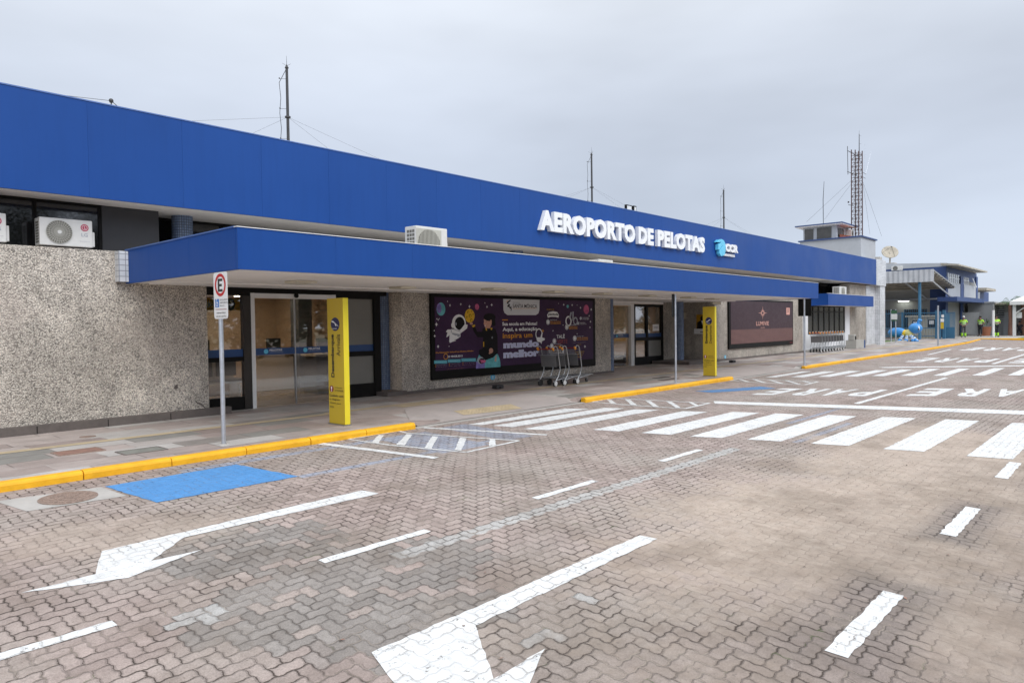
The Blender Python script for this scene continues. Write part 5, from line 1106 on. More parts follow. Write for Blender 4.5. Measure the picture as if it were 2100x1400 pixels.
X, Y, Z = atY(1463, 622, 13.0); g = MB(); g.cyl((X, 13.0, Z + .06), (X + .05, 13.12, Z + .12), .02, mat='cream', n=8); g.cyl((X + .25, 12.85, Z), (X - .15, 13.0, Z + .04), .06, .07, 12, 'cream'); g.cyl((X + .27, 12.84, Z - .002), (X + .25, 12.85, Z), .055, .055, 12, 'black'); g.build("security_camera", label="small cream security camera under the canopy above the departures totem", cat="camera")
# =================================================================== ROOF MASTS
def mast(x, y, ztop, zguy, label, r=.045, z0=5.25):
    t = thing("lightning_mast", (x, y, z0), label, "lightning mast", "lightning masts on the roof")
    MB().cyl((x, y, z0), (x, y, ztop), r, r * .8, 10, 'darksteel').build("pole", t)
    g = MB(); g.cyl((x, y, ztop), (x, y, ztop + .10), r * 1.3, .008, 8, 'darksteel')
    g.cyl((x, y, ztop + .1), (x, y, ztop + .34), .006, .003, 6, 'darksteel')
    for a in range(3): an = a * 2.1; g.cyl((x, y, ztop + .06), (x + .13 * math.cos(an), y + .13 * math.sin(an), ztop + .15), .005, .003, 6, 'darksteel')
    g.build("air_terminal", t)
    g = MB(); zz = ztop; pts = [(x, y, ztop)]
    dx, dy = -.16, .10
    k = 0
    while zz > z0 + .3: zz -= .42; k += 1; pts.append((x + dx * (1.15 if k % 2 else .9), y + dy, zz))
    g.tube(pts, .008, 'darksteel', 6)
    for q in range(5):
        z = ztop - .30 - .83 * q
        if z > z0: g.cyl((x, y, z), (x + dx * 1.1, y + dy, z - .01), .005, mat='darksteel', n=5); g.ball((x + dx * 1.1, y + dy, z), .022, 'darksteel', 6, 4)
    g.build("down_conductor", t)
    g = MB()
    for ex, ey in ((-9, -2.5), (9.5, -1.5), (1.5, -3), (-4, 5)): g.tube([(x, y, zguy), (x + ex * .5, y + ey * .5, (zguy + z0) / 2 - .12), (x + ex, y + ey, z0)], .0025, 'darksteel', 5)
    g.cyl((x, y, zguy - .02), (x, y, zguy + .02), r * 1.8, mat='darksteel', n=8); g.build("guy_wires", t)
for (px, py, pg, lb) in ((588, 140, 240, "tallest looking roof mast, left, with a looping cable"), (1213, 318, 384, "middle roof mast above the lettering with a looping cable"), (1484, 392, 446, "thin roof mast above the company logo")):
    p = atY(px, py, 18); g_ = atY(px, pg, 18); mast(p[0], 18, p[2], g_[2], lb)
X, Y, Z = atY(228, 207, 17); g = MB(); g.ball((X, 17, Z), .05, 'darksteel', 8, 6); g.cyl((X, 17, 5.25), (X, 17, Z), .012, mat='darksteel', n=6); g.tube([(X, 17, Z), (X + 1.2, 17, 5.9), (X + 2, 17, 5.25)], .008, 'darksteel', 5); g.tube([(X, 17, Z), (X - 1.5, 17, Z - .15), (X - 3, 17, 5.25)], .005, 'darksteel', 5); g.build("roof_terminal", label="small ball-topped rod with wires at the left end of the roof", cat="lightning rod")
for i, (x0, x1, yt) in enumerate(((1284.5, 1296, 419), (1299.5, 1305.5, 421.5))):
    a = atY(x0, yt, 13.3); c = atY(x1, yt + 1, 13.3); t = thing("floodlight", (a[0], 13.3, 5.3), ("left, wider" if i == 0 else "right, narrower") + " of the two floodlights peeking over the fascia above the lettering", "floodlight", "floodlights on the roof edge")
    MB().box(a[0], c[0], 13.3, 13.38, a[2] - .42, a[2], 'black').build("housing", t, bevel=.01); MB().box(a[0] + .04, c[0] - .04, 13.292, 13.299, a[2] - .38, a[2] - .04, 'lampglass').build("lens", t); MB().box(a[0] + .02, c[0] - .02, 13.32, 13.36, 5.25, a[2] - .42, 'black').build("bracket", t)
# =================================================================== CONTROL TOWER
ct = thing("control_tower", (50.3, 15.5, 5.25), "grey control tower block with a small glazed cab and blue-edged roof", "control tower")
MB().box(48.76, 51.95, 13.9, 17.75, 5.26, 7.05, 'greywall').build("block", ct)
MB().box(48.66, 52.05, 13.8, 17.85, 7.05, 7.13, 'navywall').build("parapet", ct)
g = MB(); g.poly([(49.4, 14.3, 7.14), (52.0, 14.3, 7.14), (52.0, 15.4, 7.42), (49.4, 15.4, 7.42)], 'redtile'); g.poly([(52.0, 14.3, 7.14), (52.0, 15.4, 7.14), (52.0, 15.4, 7.42)], 'redtile'); g.poly([(49.4, 14.3, 7.14), (49.4, 15.4, 7.42), (49.4, 15.4, 7.14)], 'redtile'); g.build("tiled_roof", ct)
cb = MB().box(49.1, 51.6, 15.5, 17.65, 7.13, 8.02, 'greywall').build("cab", ct)
for (y0, y1, z0, z1) in ((16.98, 17.55, 7.17, 7.90), (15.82, 16.75, 7.20, 7.93)): w_ = MB().box(49.07, 49.098, y0, y1, z0, z1, 'glassgrey').build("window", cb)
MB().box(49.35, 50.1, 15.47, 15.498, 7.3, 7.85, 'brownframe').build("window", cb); MB().box(50.25, 50.6, 15.47, 15.498, 7.3, 7.85, 'glassgrey').build("window", cb)
MB().box(48.75, 52.0, 15.05, 18.05, 8.02, 8.07, 'soffit').box(48.72, 52.03, 15.02, 18.08, 8.07, 8.15, 'navywall').build("cab_roof", ct)
MB().box(51.0, 51.5, 15.15, 15.48, 7.35, 7.85, 'acwhite').ellipse(51.25, 7.6, .17, .19, FRONT(15.149), 0, .004, 'acgrille', 16).build("roof_ac", None, label="air conditioner fixed to the control tower cab", cat="air conditioner")
# lattice mast
lt = thing("lattice_mast", (50.4, 15.0, 7.4), "reddish steel lattice radio mast behind the control tower cab", "radio mast")
LX, LY = atY(1757, 470, 14.9)[0], 14.9; ztop = atY(1757, 311, 14.9)[2]
legs = [(LX - .1, LY + .30), (LX + .12, LY + .12), (LX - .05, LY - .14), (LX + .12, LY - .32)]
g = MB()
for x, y in legs: g.cyl((x, y, 7.1), (x, y, ztop + (.15 if y > LY else 0)), .036, .034, 6, 'rustysteel')
g.build("legs", lt)
g = MB(); n = 24; dz = (ztop - 7.1) / n
for i in range(n):
    z0 = 7.1 + dz * i
    for a, c in ((0, 1), (1, 2), (2, 3), (0, 2), (1, 3)): 
        A, B_ = legs[a], legs[c]; g.cyl((*A, z0), (*B_, z0), .012, mat='rustysteel', n=4)
        if i % 2: A, B_ = B_, A
        g.cyl((*A, z0), (*B_, z0 + dz), .010, mat='rustysteel', n=4)
g.build("bracing", lt)
g = MB(); pp = lambda x, y: atY(x, y, LY)
q = pp(1762, 275); b0 = pp(1762, 330); g.cyl(b0, q, .03, .02, 6, 'darksteel'); q2 = pp(1762, 268); g.cyl(q, q2, .006, mat='darksteel', n=5)
for z in (279, 295): a = pp(1762, z); g.cyl(a, pp(1766, z), .008, mat='darksteel', n=4)
g.cyl(pp(1738, 309), pp(1758, 320), .022, mat='darksteel', n=5); g.cyl(pp(1738, 352), pp(1757, 360), .022, mat='darksteel', n=5); g.cyl(pp(1738, 300), pp(1739, 358), .018, mat='darksteel', n=6)
g.cyl(pp(1767, 353), pp(1776, 357), .015, mat='darksteel', n=5); g.cyl(pp(1767, 362), pp(1775, 366), .015, mat='darksteel', n=5); g.cyl(pp(1773, 356), pp(1774, 293), .010, .005, 5, 'galv'); g.cyl(pp(1775, 358), pp(1787, 310), .010, .005, 5, 'galv')
g.cyl(pp(1740, 420), pp(1750, 422), .02, mat='darksteel', n=5); g.ball(pp(1740, 414.5), .06, 'darksteel', 8, 6); g.build("antennas", lt)
g = MB()
for a, c in (((1746, 370), (1654, 455)), ((1745, 378), (1691, 450)), ((1770, 378), (1784, 480)), ((1770, 374), (1808, 484))): g.cyl(pp(*a), pp(*c), .006, mat='darksteel', n=4)
g.build("guy_wires", lt)
p = atY(1690, 372, 17.0); t = thing("whip_antenna", (p[0], 17.0, 8.15), "thin leaning whip antenna on the control tower cab roof", "antenna"); pb = atY(1688.5, 452, 17.0); MB().tube([(pb[0], 17, 8.15), atY(1688, 410, 17.0), p], [.02, .022, .012], 'darksteel', 6).build("rod", t)
# small roof box at corner
X, Y, Z = atY(1801, 524, 13.2); MB().box(X, X + .5, 13.1, 13.4, 5.5, 5.8, 'concrete').build("roof_lamp", label="small pale floodlight on the corner of the white end pier", cat="floodlight", bevel=.02)

# =================================================================== FAR SHED, GATE AND OFFICES
Xs = 62.0
def q_(x, y, X=Xs): return atX(x, y, X)
sh = thing("gate_shed", (66, 15, .14), "open shed with corrugated grey fascia on blue posts beside the terminal", "shed")
ya = q_(1915, 560)[1]; zt = q_(1915, 551.5)[2]; zb = q_(1915, 577)[2]
MB().box(Xs, Xs + .06, ya, 24, zb, zt, 'corr').build("fascia", sh)
g = MB(); g.add([(Xs + .06, ya, zt - .15), (69.9, ya, zt - 1.15), (69.9, 24, zt - 1.15), (Xs + .06, 24, zt - .15), (Xs + .06, ya, zt - .05), (69.9, ya, zt - 1.05), (69.9, 24, zt - 1.05), (Xs + .06, 24, zt - .05)], [(0, 1, 2, 3), (4, 7, 6, 5), (0, 4, 5, 1), (1, 5, 6, 2), (2, 6, 7, 3), (3, 7, 4, 0)], 'greywall2'); g.build("roof", sh)
g = MB()
for i in range(9): x = Xs + .5 + i * .9; z = zt - .17 - (x - Xs) * .127; g.box(x, x + .08, ya + .02, 24, z - .12, z - .01, 'slab')
g.mi('greywall2')
for y in (ya + .1, 14.5, 18): g.add([(Xs + .1, y, zb), (69.8, y, zt - 2.2), (69.8, y + .08, zt - 2.2), (Xs + .1, y + .08, zb), (Xs + .1, y, zb + .12), (69.8, y, zt - 2.08), (69.8, y + .08, zt - 2.08), (Xs + .1, y + .08, zb + .12)], [(0, 1, 2, 3), (4, 7, 6, 5), (0, 4, 5, 1), (1, 5, 6, 2), (2, 6, 7, 3), (3, 7, 4, 0)], 'greywall2')
g.build("purlins", sh)
for y in (q_(1886, 640, Xs + .4)[1], 18.5, 22): MB().cyl((Xs + .4, y, .14), (Xs + .4, y, zb + .2), .11, .11, 12, 'steelblue').build("post", sh, smooth=True)
# office building behind
X2 = 70.0; ofc = thing("office_building", (76, 15, .14), "two-storey grey and navy office building with slab roof behind the shed", "building")
yc = 13.17
g = MB(); g.box(X2, 84.0, yc, 26, -.1, 6.2, 'greenish'); g.build("wall", ofc)
g = MB(); zA = atX(1940, 546, X2)[2]; g.box(X2 - .03, X2 - .002, yc, 26, 5.1, zA, 'navywall'); g.box(X2 - .03, X2 - .002, yc, yc + 1.2, .14, 5.1, 'navywall'); g.box(X2, 84.0, yc - .03, yc - .002, 4.9 + .35, 6.2, 'navywall'); g.build("navy_band", ofc)
g = MB(); g.add([(X2 - .05, yc - .05, zA), (X2 - .05, 26, zA), (X2 - .05, 26, zA + .95), (X2 - .05, yc - .05, zA + .28), (X2 + .3, yc - .05, zA), (X2 + .3, 26, zA), (X2 + .3, 26, zA + .95), (X2 + .3, yc - .05, zA + .28)], [(0, 3, 2, 1), (4, 5, 6, 7), (0, 4, 7, 3), (1, 2, 6, 5), (3, 7, 6, 2), (0, 1, 5, 4)], 'greywall'); g.build("parapet", ofc)
a = atY(1966, 541, 11.9); c = atY(2025, 556.5, 11.9)
g = MB(); g.add([(X2, 13.6, zA + .12), (a[0], 11.9, a[2] - .12), (c[0], 11.9, c[2] - .12), (84.5, 13.6, 6.3), (X2, 13.6, zA + .32), (a[0], 11.9, a[2]), (c[0], 11.9, c[2] + .02), (84.5, 13.6, 6.5)], [(0, 1, 2, 3), (4, 7, 6, 5), (0, 4, 5, 1), (1, 5, 6, 2), (2, 6, 7, 3), (3, 7, 4, 0)], 'slab'); g.build("roof_slab", ofc)
MB().box(X2, 84, 13.2, 26, 6.2, 6.45, 'slab').build("roof", ofc)
fY = lambda px, py, Y=yc: atY(px, py, Y)
for (x0, y0, x1, y1, m_, nm) in ((1942, 561, 1966, 582, 'glassgrey', "window"), (1975, 567, 1986, 586, 'glassgrey', "window")):
    a, c = fY(x0, y1), fY(x1, y0); g = MB(); g.box(a[0], c[0], yc - .05, yc - .032, a[2] - .1, c[2] - .15, m_)
    for k in range(1, 6): xx = a[0] + (c[0] - a[0]) * k / 6; g.box(xx, xx + .06, yc - .07, yc - .051, a[2] - .1, c[2] - .15, 'white')
    zz = (a[2] + c[2]) / 2; g.box(a[0], c[0], yc - .072, yc - .0705, zz, zz + .06, 'white'); g.build(nm, ofc)
for (x0, y0, x1, y1) in ((1942, 583, 1970, 608), (1975, 587, 1999, 609)):
    a, c = fY(x0, y1), fY(x1, y0); MB().box(a[0], c[0], yc - .09, yc - .075, a[2], c[2], 'greywall').build("panel", ofc)
for x0, x1 in ((1967, 1973.5), (1999, 2002.5), (1936, 1941)):
    a, c = fY(x0, 690), fY(x1, 570); MB().box(a[0], c[0], yc - .12, yc - .095, .14, c[2] + .1, 'navywall').build("pilaster", ofc)
a = fY(1986, 571); MB().prism([(a[0], a[2]), (a[0] + .25, a[2]), (a[0] + 2.1, a[2] - .75), (a[0] + 1.9, a[2] - .85)], FRONT(yc - .3), 0, .05, 'white').build("open_shutter", ofc)
yc2 = atX(1965, 612, 70)[1]; 
g = MB(); a = atY(1963, 606, 11.6); c = atY(2025, 614, 11.6); zb_ = atY(2025, 621.5, 11.6)[2]; g.box(a[0], c[0], 11.6, 13.0, zb_, c[2], 'navywall'); g.build("canopy", ofc, label="navy canopy slab over the office entrance")
g = MB(); g.box(X2 - .05, X2 - .035, 14.6, 16.4, 1.0, 2.6, 'glassdark'); g.box(X2 - .05, X2 - .035, 17, 19.4, 1.0, 2.6, 'glassdark')
for k in range(12): g.box(X2 - .07, X2 - .051, 14.6 + .16 * k, 14.64 + .16 * k, 1, 2.6, 'steelblue'); g.box(X2 - .07, X2 - .051, 17 + .2 * k, 17.04 + .2 * k, 1, 2.6, 'steelblue')
g.build("window", ofc)
g = MB(); zz = atX(1860, 616, X2)[2]; g.box(X2 - .25, X2 - .031, 13.5, 24, zz, zz + .14, 'greywall'); g.build("ledge", ofc)
t = thing("wall_lamp", (X2 - .3, 15, 3.4), "lit lamp on the grey wall under the shed roof", "lamp"); a = atX(1853, 617, X2 - .4); MB().box(X2 - .6, X2 - .2, a[1] - .45, a[1] + .45, a[2] - .02, a[2] + .08, 'white').build("housing", t); MB().box(X2 - .56, X2 - .24, a[1] - .4, a[1] + .4, a[2] - .045, a[2] - .022, 'tube').build("diffuser", t)
t = thing("air_conditioner", (X2 - .3, 16, 6.2), "air conditioner on the navy band of the office building above the shed", "air conditioner", "outdoor air conditioner units"); a = atX(1828, 555, X2 - .3); c = atX(1850, 545, X2 - .3); y1_, y0_ = a[1], c[1]
MB().box(X2 - .35, X2 - .04, y0_, y1_, a[2], c[2], 'acwhite').build("casing", t, bevel=.015); MB().ellipse(-(y1_ - (y1_ - y0_) * .38), (a[2] + c[2]) / 2, .2, .2, WEST(X2 - .352), 0, .01, 'acgrille', 20).build("fan_grille", t)
# dish
a = atX(1825, 517, 70.5); dz_ = thing("satellite_dish", (a[0], a[1], a[2] - 1), "large stained cream satellite dish on the office roof", "satellite dish")
R_ = .62; g = MB(); nrm = Vector((-.75, -.35, .56)).normalized(); e1 = nrm.orthogonal().normalized(); e2 = nrm.cross(e1); rr = []
for j in range(6):
    r = R_ * 1.12 * j / 5
    for i in range(24): an = 2 * math.pi * i / 24; rr.append(Vector(a) + (e1 * math.cos(an) + e2 * math.sin(an)) * r + nrm * (r * r * .28 - .12))
g.add(rr, [(j * 24 + i, j * 24 + (i + 1) % 24, (j + 1) * 24 + (i + 1) % 24, (j + 1) * 24 + i) for j in range(5) for i in range(24)], 'dish'); o = g.build("reflector", dz_, smooth=True)
sm = o.modifiers.new("thick", 'SOLIDIFY'); sm.thickness = .03
g = MB(); g.cyl((a[0], a[1], a[2] - 1.1), (a[0] + .05, a[1], a[2] - .1), .07, mat='concrete', n=8); g.box(a[0] - .5, a[0] + .4, a[1] - .5, a[1] + .5, a[2] - 1.25, a[2] - 1.0, 'concrete'); g.build("stand", dz_)
g = MB(); tip = Vector(a) + nrm * .75
for an in (0, 2.1, 4.2): g.cyl(Vector(a) + (e1 * math.cos(an) + e2 * math.sin(an)) * R_, tip, .012, mat='darksteel', n=5)
g.ball(tip, .05, 'darksteel', 8, 6); g.build("feed_arm", dz_)
# kiosk
Xh = 66.5; kk = thing("kiosk", (Xh + 1, 14, .14), "cream clad guard kiosk with dark windows and papers", "kiosk")
yL = atX(1863, 660, Xh)[1]; yR = atX(1918, 660, Xh)[1]; zr = atX(1890, 650, Xh)[2]
MB().box(Xh, Xh + 2.2, yR, yL, .14, zr, 'hut').build("body", kk); MB().box(Xh - .2, Xh + 2.4, yR - .15, yL + .2, zr, zr + .14, 'cream').build("roof", kk, bevel=.02)
for (x0, y0, x1, y1) in ((1871, 657, 1883, 672), (1903, 655, 1918, 671)):
    a, c = atX(x0, y1, Xh), atX(x1, y0, Xh); w_ = MB().box(Xh - .03, Xh - .002, c[1], a[1], a[2], c[2], 'glassdark').build("window", kk); MB().box(Xh - .035, Xh - .031, a[1] - .45, a[1] - .08, a[2] + .25, c[2] - .08, 'pwhite').build("paper", w_)
# fence and gate
Xf = 64.3; fe = thing("metal_fence", (Xf, 16, .14), "see-through blue metal fence in front of the shed", "fence")
g = MB(); yA, yB = 12.5, 19.0; zT = atX(1870, 642, Xf)[2]
for z in (.35, 1.0, zT): g.box(Xf - .03, Xf + .03, yA, yB, z - .03, z + .03, 'steelblue')
g.build("rails", fe); g = MB(); n = 60
for i in range(n): y = yA + (yB - yA) * i / n; g.box(Xf - .008, Xf + .008, y, y + .016, .35, zT, 'steelblue')
g.build("bars", fe)
for y in (yA, 15.2, 17.6): MB().box(Xf - .06, Xf + .06, y - .06, y + .06, .14, zT + .1, 'steelblue').build("fence_post", fe)
gt = thing("entrance_gate", (Xf, 12, .14), "solid blue steel gate panels beside the kiosk", "gate")
for (x0, x1, yb, ym) in ((1937, 1958, 694, 640),):
    a = atX(x0, yb, 66.0); c = atX(x1, ym, 66.0); MB().box(66.0, 66.06, c[1], a[1], .14, 1.05, 'steelblue').build("lower_panel", gt)
    g = MB()
    for k in range(9): y = c[1] + (a[1] - c[1]) * k / 8; g.box(66.0, 66.04, y - .02, y + .02, 1.05, c[2], 'steelblue')
    g.box(65.99, 66.06, c[1], a[1], c[2] - .05, c[2], 'steelblue'); g.build("upper_bars", gt)
    MB().box(66.06, 67.6, a[1] - .05, a[1], .14, c[2] * .95, 'steelblue').build("side_panel", gt)
for k, px in enumerate((1921, 1936)):
    a = atX(px, 694, 65.0); MB().box(64.9, 65.1, a[1] - .1, a[1] + .1, .14, zT + .2, 'steelblue').build("gate_post", gt)
# green information board, grass bed and its kerb
a = atZ(1827, 703); c = atZ(1837.5, 700.5); X = a[0]; t = thing("information_board", (X, (a[1] + c[1]) / 2, .14), "green and white information board on two posts in the small grass bed", "information board")
for px in (1827.5, 1837): p = atX(px, 690, X); MB().cyl((X, p[1], .14), (X, p[1], atX(px, 634, X)[2]), .04, mat='galv', n=8).build("post", t)
def pb(x0, y0, x1, y1, mat, nm, dx=0): p, r = atX(x0, y1, X), atX(x1, y0, X); MB().box(X - .06 - dx, X - .045 - dx, r[1], p[1], p[2], r[2], mat).build(nm, t)
pb(1828, 636, 1840, 643, 'green', "green_panel"); pb(1828, 643.5, 1840.5, 655, 'white', "white_panel"); pb(1828, 655.5, 1840, 658, 'green', "green_panel")
g = MB(); g.box(50.3, 58.2, 13.25, 15.2, .05, .16, 'grass'); g.build("grass_bed", kind='stuff', label="small patch of short grass beside the white end pier", cat="grass")
g = MB(); g.box(50.1, 58.4, 13.05, 13.2, .1, .24, 'concrete'); g.box(58.25, 58.4, 13.2, 15.2, .1, .24, 'concrete'); g.build("bed_edging", kind='structure')
# ant sculpture
a = atZ(1865, 700); Xa = 57.0; at = thing("ant_sculpture", (Xa, 12.6, .14), "blue and yellow ant sculpture with striped legs standing on the pavement", "sculpture")
def an(px, py): return Vector(atX(px, py, Xa))
g = MB(); p = an(1838, 681); q = an(1848, 682); g.ball((p + q) / 2 + Vector((0, .1, 0)), (.34, .62, .36), 'artblue', 20, 12); g.build("abdomen", at, smooth=True)
g = MB(); g.ball(an(1853.5, 683), (.27, .30, .27), 'artyellow', 16, 10); g.ball(an(1863.5, 683.5), (.28, .34, .30), 'artpale', 16, 10); g.build("thorax", at, smooth=True)
g = MB(); g.ball(an(1877.5, 673), (.38, .45, .38), 'artblue', 20, 12); g.cyl(an(1868, 680), an(1873, 676), .10, .12, 10, 'artblue'); hd = g.build("head", at, smooth=True)
g = MB(); g.ball(an(1884, 673) + Vector((-.22, 0, 0)), (.10, .14, .20), 'white', 12, 8); g.ball(an(1886, 675) + Vector((-.31, 0, 0)), (.04, .05, .07), 'ink', 8, 6); g.build("eye", hd, smooth=True)
g = MB(); g.tube([an(1881, 668), an(1883, 661), an(1885, 656), an(1891, 657)], [.10, .10, .11, .06], 'artblue', 8); g.build("antenna", hd, smooth=True)
for k, (hx, fx) in enumerate(((1854, 1848), (1862, 1861), (1870, 1876), (1866, 1883), (1858, 1854), (1864, 1869))):
    g = MB(); h0 = an(hx, 688); f0 = an(fx, 700); off = Vector((-.25 if k < 4 else .35, 0, 0)); h0 = h0 + off * .5; f0 = Vector((Xa + off.x * 1.6, f0.y, .17)); mdl = (h0 + f0) / 2 + Vector((off.x * .4, 0, .12)); pts = [h0, mdl, f0]
    for i in range(8):
        t0, t1 = i / 8, (i + 1) / 8; bz = lambda t_: h0 * (1 - t_) ** 2 + mdl * 2 * t_ * (1 - t_) + f0 * t_ ** 2
        g.cyl(bz(t0), bz(t1), .085 + .05 * t0, .085 + .05 * t1, 10, 'white' if i % 2 else 'artblue')
    g.ball(f0 + Vector((-.05, 0, .03)), (.2, .14, .09), 'artblue', 10, 6); g.build("leg", at, smooth=True)
# low grey buildings at the right edge
g1 = thing("storage_building", (80, 11, .14), "plain windowless grey block right of the office building", "building"); Xg = 78.0
yl_, yr_ = atX(1985, 650, Xg)[1], atX(2037, 650, Xg)[1]; zt_ = atX(2037, 618, Xg)[2]; MB().box(Xg, 88, yr_, yl_, -.1, zt_ - .12, 'greywall2').build("wall", g1); MB().box(Xg - .1, 88.1, yr_ - .1, yl_ + .1, zt_ - .12, zt_, 'greywall').build("coping", g1)
b3 = thing("annex_building", (95, 15, .14), "far office annex with a weathered slab roof beyond the navy canopy", "building"); a = atY(2005, 625, 14.0); c = atY(2016, 598, 14.0); MB().box(88, 97, 14.0, 22, .1, c[2], 'navywall').build("wall", b3)
a = atY(2004, 590, 13.0); c = atY(2040, 597, 13.0); MB().box(88.0, c[0], 12.9, 22, c[2] - .05, c[2] + .22, 'slab').build("roof_slab", b3); MB().box(88.2, 91, 13.93, 13.998, 3.4, 4.6, 'glassgrey').build("window", b3)
rb = thing("low_building", (82, 5, .14), "low grey building with louvred window and thin flat roof at the right edge", "building"); Xr = 80.0
yl_, yr_ = yr_, -6; zt_ = atX(2070, 622, Xr)[2]; MB().box(Xr, 92, yr_, yl_ - .02, -.1, zt_ - .1, 'greywall2').build("wall", rb); MB().box(Xr - 1.4, 92, yr_ - .3, yl_, zt_ - .1, zt_ + .06, 'slab').build("roof_slab", rb)
g = MB(); a, c = atX(2043, 650, Xr), atX(2060, 628, Xr); g.box(Xr - .05, Xr - .02, c[1], a[1], a[2], c[2], 'glassgrey')
for k in range(5): z = a[2] + (c[2] - a[2]) * (k + .3) / 5; g.box(Xr - .09, Xr - .051, c[1], a[1], z, z + .06, 'greywall')
g.build("louvred_window", rb); a, c = atX(2058, 692, Xr), atX(2070, 640, Xr); MB().box(Xr - .05, Xr - .02, c[1], a[1], .14, c[2], 'greywall').build("door", rb)
# white shelter with post
X, Y = 76.0, atX(2080, 650, 76)[1]
t = thing("shade_tent", (X, Y, .14), "white peaked shade tent on a thick white post at the right edge", "tent"); zt_ = atX(2080, 618, X)[2]
for (ax, ay) in ((X, Y - .12), (X, Y - 6.2), (X + 6, Y - .12)): MB().box(ax, ax + .22, ay, ay + .24, .14, zt_, 'white').build("post", t)
g = MB(); h2 = zt_ + 1.7; c0 = (X + 3, Y - 3, h2); P4 = [(X - .3, Y + .3, zt_), (X + 6.4, Y + .3, zt_), (X + 6.4, Y - 6.4, zt_), (X - .3, Y - 6.4, zt_)]
for i in range(4): g.poly([P4[i], P4[(i + 1) % 4], c0], 'white'); p_, q2 = P4[i], P4[(i + 1) % 4]; g.poly([p_, q2, (q2[0], q2[1], zt_ - .3), (p_[0], p_[1], zt_ - .3)], 'white')
g.build("roof", t); g = MB(); g.cyl((X + .1, Y, zt_ - 1.1), (X + .1, Y - 1.3, zt_ - .1), .05, mat='white', n=8); g.build("brace", t)
a = atX(2083, 652, X + .1); c = atX(2095, 640, X + .1); MB().box(X + .3, X + .33, c[1], a[1], a[2], c[2], 'white').build("sign_panel", None, label="square white sign panel hanging beside the tent post", cat="sign")
X, Y, _ = atZ(2037, 692); X = 70.5; Y = atX(2037, 680, X)[1]; t = thing("marker_pole", (X, Y, .14), "short white pole in front of the arm-crossing worker", "pole"); MB().cyl((X, Y, .1), (X, Y, atX(2037, 636, X)[2]), .10, mat='white', n=10).build("shaft", t); MB().cyl((X, Y, .1), (X, Y, .17), .14, .12, n=10, mat='concrete').build("base", t)
g = MB(); g.poly([(67.0, 7.9, .1385), (75.5, 7.9, .1385), (75.5, -20, .1385), (67.0, -20, .1385)][::-1], 'grass'); g.build("verge_grass", kind='stuff', label="strip of grass behind the far yellow kerb", cat="grass")
# notice board behind workers
X = 74.6; a, c = atX(1975, 688, X), atX(2010, 640, X); t = thing("barrier_panel", (X, 12, .14), "translucent grey barrier panel behind the workers", "barrier"); MB().box(X, X + .05, c[1], a[1], .3, c[2], 'greywall2').build("panel", t); MB().box(X - .03, X + .08, c[1] - .05, c[1], .14, c[2] + .05, 'steel').box(X - .03, X + .08, a[1], a[1] + .05, .14, c[2] + .05, 'steel').build("frame", t)
X = 76.2; a = atX(2020, 690, X); t = thing("planter", (X, a[1], .14), "round terracotta planter between two workers", "planter"); MB().cyl((X, a[1], .14), (X, a[1], .95), .38, .52, 16, 'brick').build("pot", t)
g = MB(); random.seed(3)
for k in range(40): an_ = random.uniform(0, 6.28); r = random.uniform(.1, .6); p = Vector((X + r * math.cos(an_), a[1] + r * math.sin(an_), random.uniform(1.0, 1.5))); d = Vector((random.uniform(-1, 1), random.uniform(-1, 1), random.uniform(0, 1))).normalized() * .16; s_ = d.orthogonal().normalized() * .05; g.poly([p, p + d + s_, p + d * 1.8, p + d - s_], 'leafp')
g.build("foliage", t)
g = MB(); a = atZ(1950, 692, .14); g.cyl((67.6, 12.6, .14), (67.6, 12.6, .9), .35, .1, 12, 'hivis'); g.build("traffic_bag", label="pale rounded bag on the ground by the blue gate", cat="bag") if False else None

# =================================================================== PALMS, TREES
def palm(x, y, h_, label):
    t = thing("palm_tree", (x, y, .14), label, "palm tree", "palms before the low building")
    MB().tube([(x, y, .14), (x + .05, y, h_ * .5), (x, y + .05, h_)], [.2, .15, .12], 'palmbark', 10).build("trunk", t, smooth=True)
    g = MB()
    for k in range(16):
        an_ = 2 * math.pi * k / 16 + random.uniform(-.1, .1); d = Vector((math.cos(an_), math.sin(an_), 0)); L_ = random.uniform(1.1, 1.6); up = random.uniform(.2, .9); prev = Vector((x, y, h_))
        for i in range(1, 7):
            tt = i / 6; p = Vector((x, y, h_)) + d * L_ * tt + Vector((0, 0, up * math.sin(tt * 2.2) - .8 * tt * tt)); sd_ = Vector((-d.y, d.x, 0))
            for s_ in (-1, 1): 
                for f_ in (0, .5): b0 = prev.lerp(p, f_); g.poly([b0, b0 + sd_ * s_ * .28 * (1.1 - tt) + Vector((0, 0, -.16)) + d * .12, prev.lerp(p, f_ + .22)], 'leafp')
            prev = p
    g.build("crown", t)
p = atX(2072, 690, 77.5); palm(77.5, p[1], 3.0, "palm with a reddish trunk just left of the tent post"); p = atX(2098, 690, 79); palm(79, p[1], 3.2, "palm beneath the edge of the white tent")
